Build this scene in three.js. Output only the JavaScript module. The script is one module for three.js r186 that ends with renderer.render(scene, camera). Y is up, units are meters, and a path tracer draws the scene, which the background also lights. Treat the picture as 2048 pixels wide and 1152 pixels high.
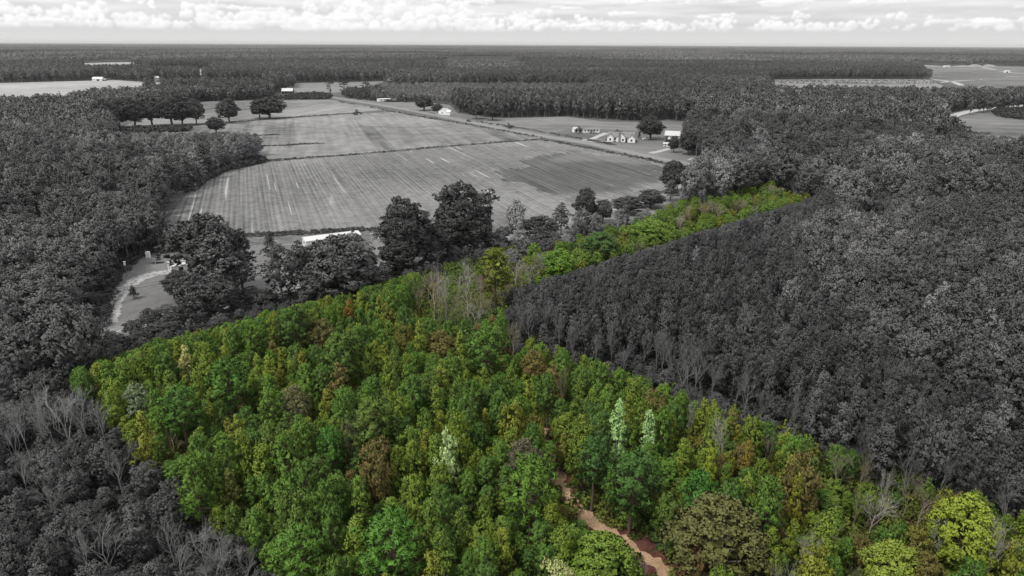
import * as THREE from 'three';
import { mergeGeometries } from 'three/addons/utils/BufferGeometryUtils.js';

// ------------------------------------------------------------------ camera, sky, sun, exposure
const CAM_H = 60, FPX = 1366, PW = 2048, PH = 1152;
const scene = new THREE.Scene();
const camera = new THREE.PerspectiveCamera(2 * Math.atan(PH / 2 / FPX) * 180 / Math.PI, PW / PH, 0.5, 90000);
camera.position.set(0, CAM_H, 0);
camera.rotation.order = 'YXZ';
camera.rotation.x = -19.66 * Math.PI / 180;
camera.rotation.z = 0.0042;
camera.updateMatrixWorld(true);
const renderer = new THREE.WebGLRenderer({ antialias: true });
renderer.toneMapping = THREE.LinearToneMapping;
renderer.toneMappingExposure = 1.8;
renderer.shadowMap.enabled = true;
const SUN_DIR = new THREE.Vector3(-0.42, 0.82, 0.34).normalize();
const sun = new THREE.DirectionalLight(0xfffcf8, 1.5);
sun.name = 'sun';
sun.position.copy(SUN_DIR).multiplyScalar(600);
sun.castShadow = true;
sun.shadow.radius = 22;
sun.shadow.mapSize.set(4096, 4096);
Object.assign(sun.shadow.camera, { left: -500, right: 500, top: 600, bottom: -600, near: 1, far: 2000 });
sun.target.position.set(0, 0, -250);
sun.position.add(sun.target.position);
scene.add(sun, sun.target);

// ------------------------------------------------------------------ random and noise
function rng(seed) { let a = seed >>> 0; return () => { a = (a + 0x6d2b79f5) | 0; let t = Math.imul(a ^ (a >>> 15), 1 | a); t = (t + Math.imul(t ^ (t >>> 7), 61 | t)) ^ t; return ((t ^ (t >>> 14)) >>> 0) / 4294967296; }; }
const hash = (x, y) => { let h = Math.imul(x | 0, 374761393) + Math.imul(y | 0, 668265263); h = Math.imul(h ^ (h >>> 13), 1274126177); return ((h ^ (h >>> 16)) >>> 0) / 4294967296; };
const vnoise = (x, y) => { const i = Math.floor(x), j = Math.floor(y), f = x - i, g = y - j, u = f * f * (3 - 2 * f), v = g * g * (3 - 2 * g); const a = hash(i, j), b = hash(i + 1, j), c = hash(i, j + 1), d = hash(i + 1, j + 1); return a + (b - a) * u + (c - a) * v + (a - b - c + d) * u * v; };
const fbm = (x, y, o = 4) => { let s = 0, a = 0.5, n = 0; for (let k = 0; k < o; k++) { s += a * vnoise(x, y); n += a; x = x * 2.03 + 17.3; y = y * 2.03 + 9.1; a *= 0.5; } return s / n; };
const clamp = THREE.MathUtils.clamp, lerp = THREE.MathUtils.lerp, sstep = THREE.MathUtils.smoothstep;

// ------------------------------------------------------------------ sky: pale grey air with a bank of cumulus
{
  const W = 4096, Hh = 2048, data = new Float32Array(W * Hh * 4), L = new Float32Array(W * Hh);
  const DEG = W / 360;
  for (let j = 0; j < Hh; j++) {
    const el = ((j + 0.5) / Hh - 0.5) * 180;
    for (let i = 0; i < W; i++) {
      const az = (i + 0.5) / DEG;
      let v;
      if (el < -0.3) v = 0.3;
      else {
        const up = clamp(el, 0, 90);
        v = lerp(0.69, 0.63, sstep(up, 0, 0.9));
        v = lerp(v, 0.74, sstep(up, 1.0, 2.8));
        v = lerp(v, 0.85, sstep(up, 3, 16));
        const st = fbm(az * 0.16, up * 2.6, 4), st2 = fbm(az * 0.5 + 70, up * 4.2 + 31, 3);
        v += (st - 0.5) * 0.38 * sstep(up, 0.9, 2.2) * (1 - 0.6 * sstep(up, 8, 25)) + (st2 - 0.5) * 0.14 * sstep(up, 0.9, 2);
        if (up > 5) { const k = 1 / Math.tan(up * Math.PI / 180), a = az * Math.PI / 180, c = fbm(Math.cos(a) * k * 1.7 + 40, Math.sin(a) * k * 1.7 + 40, 5); v += (c - 0.5) * 0.55 * sstep(up, 5, 16); }
      }
      L[j * W + i] = clamp(v, 0.2, 1.05);
    }
  }
  const r = rng(77);
  const puff = (az, el, rad, flat, bright) => {
    const cx = az * DEG, cy = (el / 180 + 0.5) * Hh, R = rad * DEG, Ry = R * flat;
    for (let y = Math.floor(cy - Ry - 1); y <= cy + Ry + 1; y++) for (let x = Math.floor(cx - R - 1); x <= cx + R + 1; x++) {
      const dx = (x + 0.5 - cx) / R, dy = (y + 0.5 - cy) / Ry, d = Math.sqrt(dx * dx + dy * dy) + (fbm(x * 0.45, y * 0.45, 2) - 0.5) * 0.5;
      if (d > 1) continue;
      const e = ((y + 0.5) / Hh - 0.5) * 180;
      const a = sstep(1 - d, 0, 0.18) * 0.92 * sstep(e, 0.75, 1.5), lit = clamp(0.62 + 0.5 * dy - 0.16 * dx, 0, 1);
      const q = y * W + ((x % W) + W) % W;
      L[q] = lerp(L[q], lerp(0.68, 1.0, lit) * bright, a);
    }
  };
  const tall = (az) => { const b = (az - 90) / 1; return 0.35 + 0.8 * fbm(az * 0.09 + 3, 4.4, 3) + 1.5 * Math.exp(-Math.pow((b + 14) / 14, 2)); };
  const heaps = [];
  for (let k = 0; k < 1500; k++) { const az = r() * 360, t = tall(az); if (r() > 0.25 + t * 0.5) continue; heaps.push([az, 1.0 + r() * r() * 1.9 * t * 0.75, 0.14 + 0.42 * r() * t * 0.75, r()]); }
  heaps.sort((a, b) => b[1] - a[1]);
  for (const [az, el, rad, q] of heaps) for (let n = 0; n < 7; n++) puff(az + (r() - 0.5) * rad * 3.2, el + (r() - 0.35) * rad * 1.3, rad * (0.35 + 0.55 * r()), 0.85, 0.9 + 0.1 * q);
  for (let k = 0; k < 260; k++) { const az = r() * 360, el = 1.3 + r() * 3.4, w = 0.4 + r() * 1.4; for (let n = 0; n < 6; n++) puff(az + (r() - 0.5) * w * 2, el + (r() - 0.5) * 0.12, w * (0.3 + 0.4 * r()), 0.16 + 0.1 * r(), 0.84 + 0.2 * r()); }
  for (let q = 0; q < W * Hh; q++) { const v = L[q] * 0.63; data[q * 4] = v; data[q * 4 + 1] = v; data[q * 4 + 2] = v; data[q * 4 + 3] = 1; }
  const t = new THREE.DataTexture(data, W, Hh, THREE.RGBAFormat, THREE.FloatType);
  t.mapping = THREE.EquirectangularReflectionMapping; t.magFilter = THREE.LinearFilter; t.minFilter = THREE.LinearFilter; t.needsUpdate = true;
  scene.background = t; scene.environment = t;
}

// ------------------------------------------------------------------ photo pixels <-> places
const _v = new THREE.Vector3();
function ground(px, py, h = 0) { _v.set((px - PW / 2) / FPX, -(py - PH / 2) / FPX, -1).applyQuaternion(camera.quaternion); const t = Math.min((h - CAM_H) / Math.min(_v.y, -0.0009), 40000); return new THREE.Vector3(_v.x * t, h, _v.z * t); }
const camInv = camera.matrixWorld.clone().invert();
function pixel(x, y, z) { _v.set(x, y, z).applyMatrix4(camInv); return [PW / 2 + FPX * _v.x / -_v.z, PH / 2 - FPX * _v.y / -_v.z, -_v.z]; }
const inside = (poly, x, y) => { let c = false; for (let i = 0, j = poly.length - 1; i < poly.length; j = i++) { const [xi, yi] = poly[i], [xj, yj] = poly[j]; if ((yi > y) !== (yj > y) && x < (xj - xi) * (y - yi) / (yj - yi) + xi) c = !c; } return c; };
const land = (pts) => pts.map(([x, y, h = 0]) => { const p = ground(x, y, h); return [p.x, p.z]; });
const segd = (x, z, line) => { let m = 1e9; for (let i = 0; i + 1 < line.length; i++) { const [ax, az] = line[i], [bx, bz] = line[i + 1], dx = bx - ax, dz = bz - az, t = clamp(((x - ax) * dx + (z - az) * dz) / (dx * dx + dz * dz), 0, 1); m = Math.min(m, Math.hypot(x - ax - dx * t, z - az - dz * t)); } return m; };
const smoothLine = (pts, n = 6) => { const c = new THREE.CatmullRomCurve3(pts.map(([x, z]) => new THREE.Vector3(x, 0, z)), false, 'centripetal'); return c.getPoints((pts.length - 1) * n).map((p) => [p.x, p.z]); };

// ------------------------------------------------------------------ names, tags
const taken = new Map();
function numbered(n) { const k = taken.get(n) ?? 0; taken.set(n, k + 1); return k ? `${n}_${String(k).padStart(3, '0')}` : n; }
const shadows = (o) => { o.castShadow = true; o.receiveShadow = true; return o; };
function mesh(name, geo, mat, parent) { const m = shadows(new THREE.Mesh(geo, mat)); m.name = parent ? name : numbered(name); (parent ?? scene).add(m); return m; }
function thing(name, label, category, x, z, turn = 0, group) { const g = new THREE.Group(); g.name = numbered(name); g.position.set(x, 0, z); g.rotation.y = turn; g.userData = { label, category }; if (group) g.userData.group = group; scene.add(g); return g; }
const setting = (m, kind = 'structure') => { m.userData.kind = kind; return m; };
const lin = (r, g = r, b = r) => new THREE.Color().setRGB(r, g, b);
const matte = (r, g = r, b = r, rough = 0.9) => new THREE.MeshStandardMaterial({ color: lin(r, g, b), roughness: rough });

// ------------------------------------------------------------------ textures of the ground (base colour only)
function dataTex(w, h, fn, srgb = false) {
  const d = new Uint8Array(w * h * 4);
  for (let j = 0; j < h; j++) for (let i = 0; i < w; i++) { const c = fn(i, j), o = (j * w + i) * 4; const [a, b, e] = Array.isArray(c) ? c : [c, c, c]; d[o] = clamp(a, 0, 1) * 255; d[o + 1] = clamp(b, 0, 1) * 255; d[o + 2] = clamp(e, 0, 1) * 255; d[o + 3] = 255; }
  const t = new THREE.DataTexture(d, w, h); t.magFilter = THREE.LinearFilter; t.minFilter = THREE.LinearMipmapLinearFilter; t.wrapS = t.wrapT = THREE.RepeatWrapping; if (srgb) t.colorSpace = THREE.SRGBColorSpace; t.needsUpdate = true; return t;
}
const toS = (v) => v <= 0.0031308 ? v * 12.92 : 1.055 * Math.pow(v, 1 / 2.4) - 0.055;
/* a flat sheet over a polygon of land; uv from 0 to 1 over its box along the given heading */
function sheet(name, poly, y, heading, res, fn, opts = {}) {
  const c = Math.cos(heading), s = Math.sin(heading);
  const uvw = poly.map(([x, z]) => [x * c + z * s, -x * s + z * c]);
  const u0 = Math.min(...uvw.map((p) => p[0])), u1 = Math.max(...uvw.map((p) => p[0])), v0 = Math.min(...uvw.map((p) => p[1])), v1 = Math.max(...uvw.map((p) => p[1]));
  const shape = new THREE.Shape(poly.map(([x, z]) => new THREE.Vector2(x, -z)));
  const g = new THREE.ShapeGeometry(shape); g.rotateX(-Math.PI / 2);
  const p = g.attributes.position, uv = g.attributes.uv;
  for (let i = 0; i < p.count; i++) { const x = p.getX(i), z = p.getZ(i); p.setY(i, y); uv.setXY(i, (x * c + z * s - u0) / (u1 - u0), (-x * s + z * c - v0) / (v1 - v0)); }
  const map = dataTex(res[0], res[1], (i, j) => { const u = u0 + (i + 0.5) / res[0] * (u1 - u0), v = v0 + (j + 0.5) / res[1] * (v1 - v0), a = fn(u, v, u * c - v * s, u * s + v * c); return Array.isArray(a) ? a.map(toS) : toS(a); }, true);
  map.wrapS = map.wrapT = THREE.ClampToEdgeWrapping;
  const m = mesh(name, g, new THREE.MeshStandardMaterial({ map, roughness: 0.97 }));
  return setting(m);
}
/* a ribbon of even width along a line of land points, with uv in metres */
function ribbonGeo(line, width, y, wob = 0) {
  const pos = [], uv = [], idx = []; let run = 0;
  line.forEach(([x, z], i) => {
    const a = line[Math.max(0, i - 1)], b = line[Math.min(line.length - 1, i + 1)]; let dx = b[0] - a[0], dz = b[1] - a[1]; const l = Math.hypot(dx, dz) || 1; dx /= l; dz /= l;
    if (i) run += Math.hypot(x - line[i - 1][0], z - line[i - 1][1]);
    const edge = (k) => (0.6 * vnoise(run * 0.35, k) + 0.4 * vnoise(run * 1.7, k + 20) - 0.5) * wob * 1.3, wl = Math.max(0.1, width / 2 + edge(3.1)), wr = Math.max(0.1, width / 2 + edge(8.7));
    pos.push(x + dz * wl, y, z - dx * wl, x - dz * wr, y, z + dx * wr); uv.push(0, run, width, run);
    if (i) { const k = i * 2; idx.push(k - 2, k - 1, k, k, k - 1, k + 1); }
  });
  const g = new THREE.BufferGeometry(); g.setAttribute('position', new THREE.Float32BufferAttribute(pos, 3)); g.setAttribute('uv', new THREE.Float32BufferAttribute(uv, 2)); g.setIndex(idx); g.computeVertexNormals();
  const n = g.attributes.normal; if (n.getY(0) < 0) { for (let i = 0; i < idx.length; i += 3) [idx[i], idx[i + 1]] = [idx[i + 1], idx[i]]; g.setIndex(idx); g.computeVertexNormals(); }
  return g;
}
const grainTex = (lo, hi, seed, tint = [1, 1, 1], f = 1) => dataTex(512, 512, (i, j) => { const per = 512, n = (x, y, s) => { const q = per / s, xi = x / s, yi = y / s, i0 = Math.floor(xi), j0 = Math.floor(yi), a = xi - i0, b = yi - j0, h = (p, r) => hash(((p % q) + q) % q + seed * 31, ((r % q) + q) % q + seed); return lerp(lerp(h(i0, j0), h(i0 + 1, j0), a), lerp(h(i0, j0 + 1), h(i0 + 1, j0 + 1), a), b); }; const v = 0.3 * n(i, j, 2) + 0.3 * n(i, j, 8 * f) + 0.25 * n(i, j, 32) + 0.15 * n(i, j, 128); const k = lerp(lo, hi, clamp((v - 0.25) * 2, 0, 1)); return tint.map((t) => toS(k * t)); }, true);
const tiled = (t, m) => { const c = t.clone(); c.repeat.set(1 / m, 1 / m); c.needsUpdate = true; return c; };

// ------------------------------------------------------------------ the lie of the land
const PARCEL = [[122, 735], [1530, 352], [1668, 381], [1003, 582], [1030, 622], [985, 642], [2700, 1237], [2700, 1700], [1160, 1700], [570, 1152]];
const rowsDir = Math.atan2(479 - 1024, FPX / Math.cos(19.66 * Math.PI / 180));   // heading of the crop rows, from straight ahead
const bigField = land([[318, 466], [345, 425], [375, 388], [405, 362], [450, 340], [525, 325], [700, 311], [900, 294], [1088, 279], [1180, 298], [1300, 321], [1400, 343], [1405, 350, 3], [1330, 392, 9], [1200, 420, 9], [1100, 445, 9], [1000, 482], [900, 487], [770, 485], [520, 496], [400, 510], [330, 485]]);
const secondField = land([[524, 320], [500, 298], [470, 282], [440, 274], [300, 268], [250, 262, 0], [300, 258], [420, 249], [560, 238], [720, 227], [790, 224], [862, 238], [980, 256], [1075, 273], [1085, 277], [900, 291], [700, 308]]);
const thirdField = land([[250, 252], [330, 214], [400, 203], [560, 200], [655, 199], [700, 206], [770, 219], [716, 225], [560, 235], [420, 246]]);
const farLeftField = land([[-260, 175], [-60, 167], [0, 166], [230, 160], [300, 165], [450, 164], [530, 163], [530, 170, 8], [440, 170, 8], [300, 170, 8], [205, 177, 12], [110, 187, 16], [0, 190, 16], [-260, 200, 16]]);
const middleField = land([[590, 166], [700, 164], [780, 162], [830, 166], [720, 170, 8], [690, 178, 3], [660, 186], [625, 184], [600, 181], [588, 180]]);
const paleFarField = land([[168, 126], [282, 123.5], [290, 128, 8], [165, 132, 8]]);
const farGapField = land([[300, 150], [420, 150], [420, 131, 8], [300, 131, 8]]);
const farFields = [[[470, 116], [560, 115.5], [562, 117.5], [468, 118.5]], [[1160, 108], [1260, 107.5], [1262, 109], [1160, 109.5]], [[1780, 104.5], [2000, 104], [2000, 105.3], [1780, 105.5]], [[60, 107], [150, 106.5], [150, 108], [60, 108.5]]].map((l) => land(l));
const youngStand = land([[860, 118], [960, 117], [1055, 117], [1060, 133, 16], [900, 136, 16]]);
const houseField = land([[955, 243], [975, 237], [1060, 235], [1130, 233], [1210, 243], [1280, 244], [1330, 240], [1385, 245], [1395, 262], [1378, 280], [1370, 300], [1405, 318], [1432, 336], [1400, 331], [1290, 309], [1180, 286], [1090, 271], [990, 252]]);
const lawnHouses = land([[1105, 266], [1140, 258], [1205, 259], [1290, 268], [1372, 274], [1366, 300], [1400, 318], [1420, 333], [1380, 328], [1290, 307], [1180, 284], [1120, 271]]);
const lawnRoadside = land([[676, 194], [735, 200], [760, 203], [860, 206], [900, 210], [915, 226], [985, 236], [1000, 240], [955, 244], [862, 224], [780, 212], [700, 200]]);
const plantationStrip = land([[1530, 159], [1700, 158], [1850, 158.5], [1900, 165], [1960, 172], [1900, 173, 14], [1750, 171, 14], [1560, 166, 14]]);
const rightClearing = land([[1790, 128], [1880, 130.5], [2048, 133], [2300, 134], [2300, 180, 14], [2048, 177, 14], [1960, 174, 14], [1865, 163], [1848, 152], [1842, 143]]);
const rightMeadow = land([[1902, 241], [1930, 231], [1990, 222], [2048, 217], [2300, 196], [2400, 300, 14], [2048, 284, 14], [1985, 278, 14], [1940, 262, 14], [1905, 247, 14]]);
const yard = land([[208, 670], [222, 610], [236, 560], [285, 514], [340, 506], [520, 492], [775, 483], [800, 500], [800, 535], [640, 572], [470, 612], [330, 648], [245, 668]]);
const road1 = smoothLine(land([[1475, 350], [1400, 334], [1290, 311], [1180, 287.5], [1088, 272.5], [990, 254], [880, 232], [790, 215], [700, 200.5], [655, 193], [610, 184.5], [560, 175], [480, 163]]));
const road2 = smoothLine(land([[-220, 770], [-40, 726], [125, 687], [190, 674], [300, 648], [470, 606], [640, 566], [790, 530], [960, 487], [1150, 440], [1300, 398], [1390, 362], [1425, 341]]));
const road3 = smoothLine(land([[1830, 262], [1880, 244], [1900, 234], [1925, 226], [1965, 219], [2048, 211], [2200, 199]]));
const track = smoothLine(land([[1420, 1230], [1330, 1150], [1262, 1098], [1195, 1052], [1150, 1010], [1112, 962], [1088, 905], [1060, 845], [1000, 800], [915, 765], [800, 725], [690, 700], [595, 684]]));
const drive = smoothLine(land([[214, 676], [220, 640], [232, 605], [252, 578], [285, 556], [315, 547], [346, 543]]));
const hedgeGap = land([[588, 181], [640, 186], [664, 192], [655, 199], [545, 200], [552, 186]]);
const openLand = [...farFields, hedgeGap, bigField, secondField, thirdField, farLeftField, middleField, paleFarField, farGapField, youngStand, houseField, lawnRoadside, plantationStrip, rightClearing, rightMeadow, yard];
const boxes = openLand.map((p) => [Math.min(...p.map((q) => q[0])), Math.max(...p.map((q) => q[0])), Math.min(...p.map((q) => q[1])), Math.max(...p.map((q) => q[1]))]);
const farmland = land([[318, 466], [375, 388], [450, 340], [525, 322], [500, 298], [440, 272], [250, 260], [330, 214], [400, 203], [560, 199], [655, 197.5], [680, 194], [760, 204], [860, 208], [915, 226], [985, 238], [1130, 234], [1300, 244], [1370, 300], [1432, 338], [1400, 352], [1330, 392, 9], [1200, 420, 9], [1100, 445, 9], [1000, 482], [775, 483], [330, 487]]);
openLand.push(farmland); boxes.push([Math.min(...farmland.map((q) => q[0])), Math.max(...farmland.map((q) => q[0])), Math.min(...farmland.map((q) => q[1])), Math.max(...farmland.map((q) => q[1]))]);
const isOpen = (x, z) => { for (let k = 0; k < openLand.length; k++) { const b = boxes[k]; if (x > b[0] && x < b[1] && z > b[2] && z < b[3] && inside(openLand[k], x, z)) return true; } return false; };

// base ground, one sheet to the horizon
{
  const R = 70000, g = new THREE.CircleGeometry(R, 96); g.rotateX(-Math.PI / 2);
  const uv = g.attributes.uv, p = g.attributes.position; for (let i = 0; i < p.count; i++) uv.setXY(i, p.getX(i), p.getZ(i));
  setting(mesh('ground', g, new THREE.MeshStandardMaterial({ map: tiled(grainTex(0.06, 0.12, 3), 40), roughness: 1 })));
}
// red-brown soil and pine straw under the green woodland
{
  const fl = land([[150, 745], [600, 640], [1000, 530], [1490, 392], [1560, 400], [1010, 590], [1030, 640], [1500, 850], [2200, 1120], [2300, 1500], [700, 1500], [560, 1152]]);
  sheet('woodland_floor', fl, 0.02, 0, [1024, 1024], (u, v, x, z) => { const n = fbm(x * 0.12, z * 0.12, 4), f = fbm(x * 1.3, z * 1.3, 3), g = sstep(n, 0.45, 0.62); const k = 0.5 + f; return [lerp(0.085, 0.035, g) * k, lerp(0.032, 0.055, g) * k, lerp(0.022, 0.014, g) * k]; });
}

// ------------------------------------------------------------------ fields
const across = (u) => u, darkCrop = land([[1010, 345], [1080, 305], [1180, 302], [1290, 322], [1345, 345], [1260, 395], [1160, 405], [1080, 378]]);
const dim = (x, z, poly, soft) => { let k = inside(poly, x, z) ? 1 : 0; return k; };
{
  const head = rowsDir;   // u runs across the rows, v along them
  sheet('crop_field', bigField, 0.03, head, [2048, 2048], (u, v, x, z) => {
    const row = vnoise(u * 1.15, v * 0.012), fine = vnoise(u * 2.6 + 9, v * 0.03), blot = fbm(x * 0.018 + 4, z * 0.018, 4), sp = fbm(x * 0.5, z * 0.5, 3);
    const jt = (vnoise(u * 1.1 + 3, v * 0.03) - 0.5) * 26 + (fbm(x * 0.45, z * 0.45, 2) - 0.5) * 16, wx = x + (fbm(x * 0.05, z * 0.05, 3) - 0.5) * 44 + jt * 0.35, wz = z + (fbm(x * 0.05 + 9, z * 0.05, 3) - 0.5) * 44 + jt;
    const crest = 0.5 + 0.5 * Math.sin(u * 3.45 + (vnoise(u * 0.2, v * 0.008) - 0.5) * 2.5);
    let a = 0.15 + (crest - 0.5) * 0.04 * (0.4 + 1.2 * vnoise(u * 0.11 + 7, v * 0.02)) + (row - 0.5) * 0.045 + (fine - 0.5) * 0.06 + (blot - 0.5) * 0.13 + (sp - 0.5) * 0.11;
    const streak = sstep(vnoise(u * 0.85 + 31, v * 0.022 + 5), 0.83, 0.93) * sstep(fbm(x * 0.02 + 50, z * 0.02, 2), 0.45, 0.6); a += streak * 0.2;
    if (inside(darkCrop, wx, wz)) a = a * 0.36 + 0.018 + (fine - 0.5) * 0.06 + sstep(blot, 0.55, 0.7) * 0.05;
    const wheel = Math.abs(((u * 0.085 + 0.37) % 1 + 1) % 1 - 0.5); if (wheel < 0.012) a *= 0.72;
    return a;
  });
  sheet('stubble_field', secondField, 0.034, -Math.PI / 2 + 1.28, [1024, 1024], (u, v, x, z) => { const row = vnoise(u * 0.5, v * 0.02), blot = fbm(x * 0.012 + 7, z * 0.012, 4), sp = fbm(x * 0.16, z * 0.16, 3), ln = vnoise(u * 0.12 + 4, v * 0.004); return 0.165 + (row - 0.5) * 0.07 + (blot - 0.5) * 0.2 + (sp - 0.5) * 0.13 - sstep(ln, 0.78, 0.85) * 0.06; });
  sheet('hay_field', thirdField, 0.038, 0.2, [1024, 1024], (u, v, x, z) => 0.17 + (fbm(x * 0.011 + 20, z * 0.011, 4) - 0.5) * 0.24 + (fbm(x * 0.12, z * 0.12, 3) - 0.5) * 0.12 + (vnoise(u * 0.3, v * 0.01) - 0.5) * 0.06);
  const plain = (name, poly, y, base, amp) => sheet(name, poly, y, 0.3, [512, 512], (u, v, x, z) => base + (fbm(x * 0.01 + base * 90, z * 0.01, 4) - 0.5) * amp + (fbm(x * 0.09, z * 0.09, 3) - 0.5) * amp * 0.7 + (vnoise(u * 0.02, v * 0.12) - 0.5) * amp * 0.5);
  plain('pale_field', farLeftField, 0.06, 0.3, 0.12); plain('pale_field', paleFarField, 0.06, 0.32, 0.08); plain('pale_field', farGapField, 0.06, 0.28, 0.1);
  plain('grass_field', middleField, 0.06, 0.165, 0.08); plain('grass_field', houseField, 0.03, 0.165, 0.12);
  for (const f of farFields) plain('pale_field', f, 0.06, 0.2, 0.06);
  plain('young_plantation', youngStand, 0.08, 0.085, 0.05);
  plain('grass_field', plantationStrip, 0.05, 0.17, 0.16); plain('clearing', rightClearing, 0.05, 0.125, 0.12); plain('meadow', rightMeadow, 0.04, 0.125, 0.1);
  plain('lawn', lawnHouses, 0.045, 0.125, 0.07); plain('lawn', lawnRoadside, 0.034, 0.15, 0.1);
  sheet('lawn', yard, 0.035, 0.35, [1024, 1024], (u, v, x, z) => { const n = fbm(x * 0.06, z * 0.06, 4), f = fbm(x * 0.9, z * 0.9, 3), mow = vnoise(u * 0.8, v * 0.02); return 0.15 + (n - 0.5) * 0.08 + (f - 0.5) * 0.05 + (mow - 0.5) * 0.03; });
  // rough grass bank between the crop field and the yard
  const bank = land([[322, 468], [520, 467], [640, 462], [770, 455], [1000, 450], [1000, 482], [775, 480], [640, 484], [520, 490], [340, 500]]);
  sheet('rough_grass', bank, 0.05, -0.1, [1024, 512], (u, v, x, z) => 0.115 + (fbm(x * 0.3, z * 0.7, 4) - 0.5) * 0.16 + (fbm(x * 1.4, z * 1.4, 2) - 0.5) * 0.08);
}
// ------------------------------------------------------------------ roads, track, drives
{
  const asphalt = new THREE.MeshStandardMaterial({ map: tiled(grainTex(0.17, 0.25, 5), 22), roughness: 0.92 });
  const shoulder = new THREE.MeshStandardMaterial({ map: tiled(grainTex(0.12, 0.23, 6), 22), roughness: 1 });
  setting(mesh('road_shoulder', ribbonGeo(road1, 12.5, 0.075, 1.6), shoulder)); setting(mesh('road', ribbonGeo(road1, 6.4, 0.10), asphalt));
  setting(mesh('road_shoulder', ribbonGeo(road2, 11, 0.075, 1.5), shoulder)); setting(mesh('road', ribbonGeo(road2, 5.6, 0.10), asphalt));
  setting(mesh('gravel_road', ribbonGeo(road3, 10, 0.1, 0.6), new THREE.MeshStandardMaterial({ map: tiled(grainTex(0.34, 0.5, 8), 25), roughness: 1 })));
  const paint = matte(0.5, 0.5, 0.5, 0.7);
  for (const s of [-0.1, 0.1]) { const c = []; for (let i = 0; i < road2.length; i++) { const a = road2[Math.max(0, i - 1)], b = road2[Math.min(road2.length - 1, i + 1)], l = Math.hypot(b[0] - a[0], b[1] - a[1]); c.push([road2[i][0] + (b[1] - a[1]) / l * s, road2[i][1] - (b[0] - a[0]) / l * s]); } setting(mesh('road_marking', ribbonGeo(c, 0.1, 0.105), paint)); }
  // sandy track with red soil beside it
  const trackFine = smoothLine(track.filter((_, i) => i % 3 === 0), 60);
  const red = new THREE.MeshStandardMaterial({ map: tiled(grainTex(0.05, 0.17, 11, [1, 0.36, 0.25]), 14), roughness: 1 });
  for (const [px, py, rad] of [[1245, 1068, 3.4], [1225, 1050, 2.4], [1118, 948, 2.6], [1100, 925, 2], [602, 686, 3.6], [915, 765, 3], [1335, 1140, 3.2], [890, 650, 3.2], [700, 700, 2.4]]) {   // bare red earth in irregular patches
    const p = ground(px, py), q = []; for (let k = 0; k < 34; k++) { const t = k / 34 * 6.283, e = rad * (0.55 + 0.9 * fbm(Math.cos(t) * 1.4 + px, Math.sin(t) * 1.4 + py, 3)); q.push(new THREE.Vector2(Math.cos(t) * e * 1.3, Math.sin(t) * e)); }
    const g = new THREE.ShapeGeometry(new THREE.Shape(q)).rotateX(-Math.PI / 2); const m = setting(mesh('red_soil', g, red)); m.position.set(p.x, 0.05, p.z);
  }
  setting(mesh('sandy_track', ribbonGeo(trackFine.filter(([x, z]) => Math.hypot(x, z) < 106), 2.6, 0.075, 2.4), new THREE.MeshStandardMaterial({ map: tiled(grainTex(0.24, 0.58, 12, [1, 0.66, 0.4]), 11), roughness: 1 })));
  // pale sand wheel tracks of the curving drive
  const dr = drive.map((p) => p), off = (s) => dr.map((p, i) => { const a = dr[Math.max(0, i - 1)], b = dr[Math.min(dr.length - 1, i + 1)], l = Math.hypot(b[0] - a[0], b[1] - a[1]); return [p[0] + (b[1] - a[1]) / l * s, p[1] - (b[0] - a[0]) / l * s]; });
  const sand = new THREE.MeshStandardMaterial({ map: tiled(grainTex(0.15, 0.5, 14, [1, 1, 1], 2), 9), roughness: 1 });
  setting(mesh('driveway', ribbonGeo(smoothLine(off(-1.0), 4), 1.6, 0.06, 1.6), sand)); setting(mesh('driveway', ribbonGeo(smoothLine(off(1.1), 4), 1.7, 0.062, 1.8), sand));
  const lane = new THREE.MeshStandardMaterial({ map: tiled(grainTex(0.3, 0.48, 15), 12), roughness: 1 });
  for (const l of [[[1158, 281], [1178, 279.5], [1196, 273], [1213, 266]], [[1165, 282.5], [1190, 283.5], [1215, 283]], [[1301, 306.5], [1318, 303], [1340, 297]], [[1380, 320], [1395, 316]], [[880, 231], [883, 227], [880, 225]]]) setting(mesh('driveway', ribbonGeo(smoothLine(land(l), 5), 4.2, 0.07, 1), lane));
  for (const l of [[[1850, 131], [1885, 134.5], [1900, 133]], [[2010, 153.5], [2048, 153], [2200, 153]], [[1860, 158], [1900, 163], [1925, 171]], [[1880, 165], [1950, 160], [2000, 160]], [[1960, 134], [1990, 139.5]], [[2000, 142.5], [2048, 147], [2200, 152]]]) setting(mesh('sandy_track', ribbonGeo(smoothLine(land(l), 5), 9, 0.09, 4), lane));
}

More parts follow.
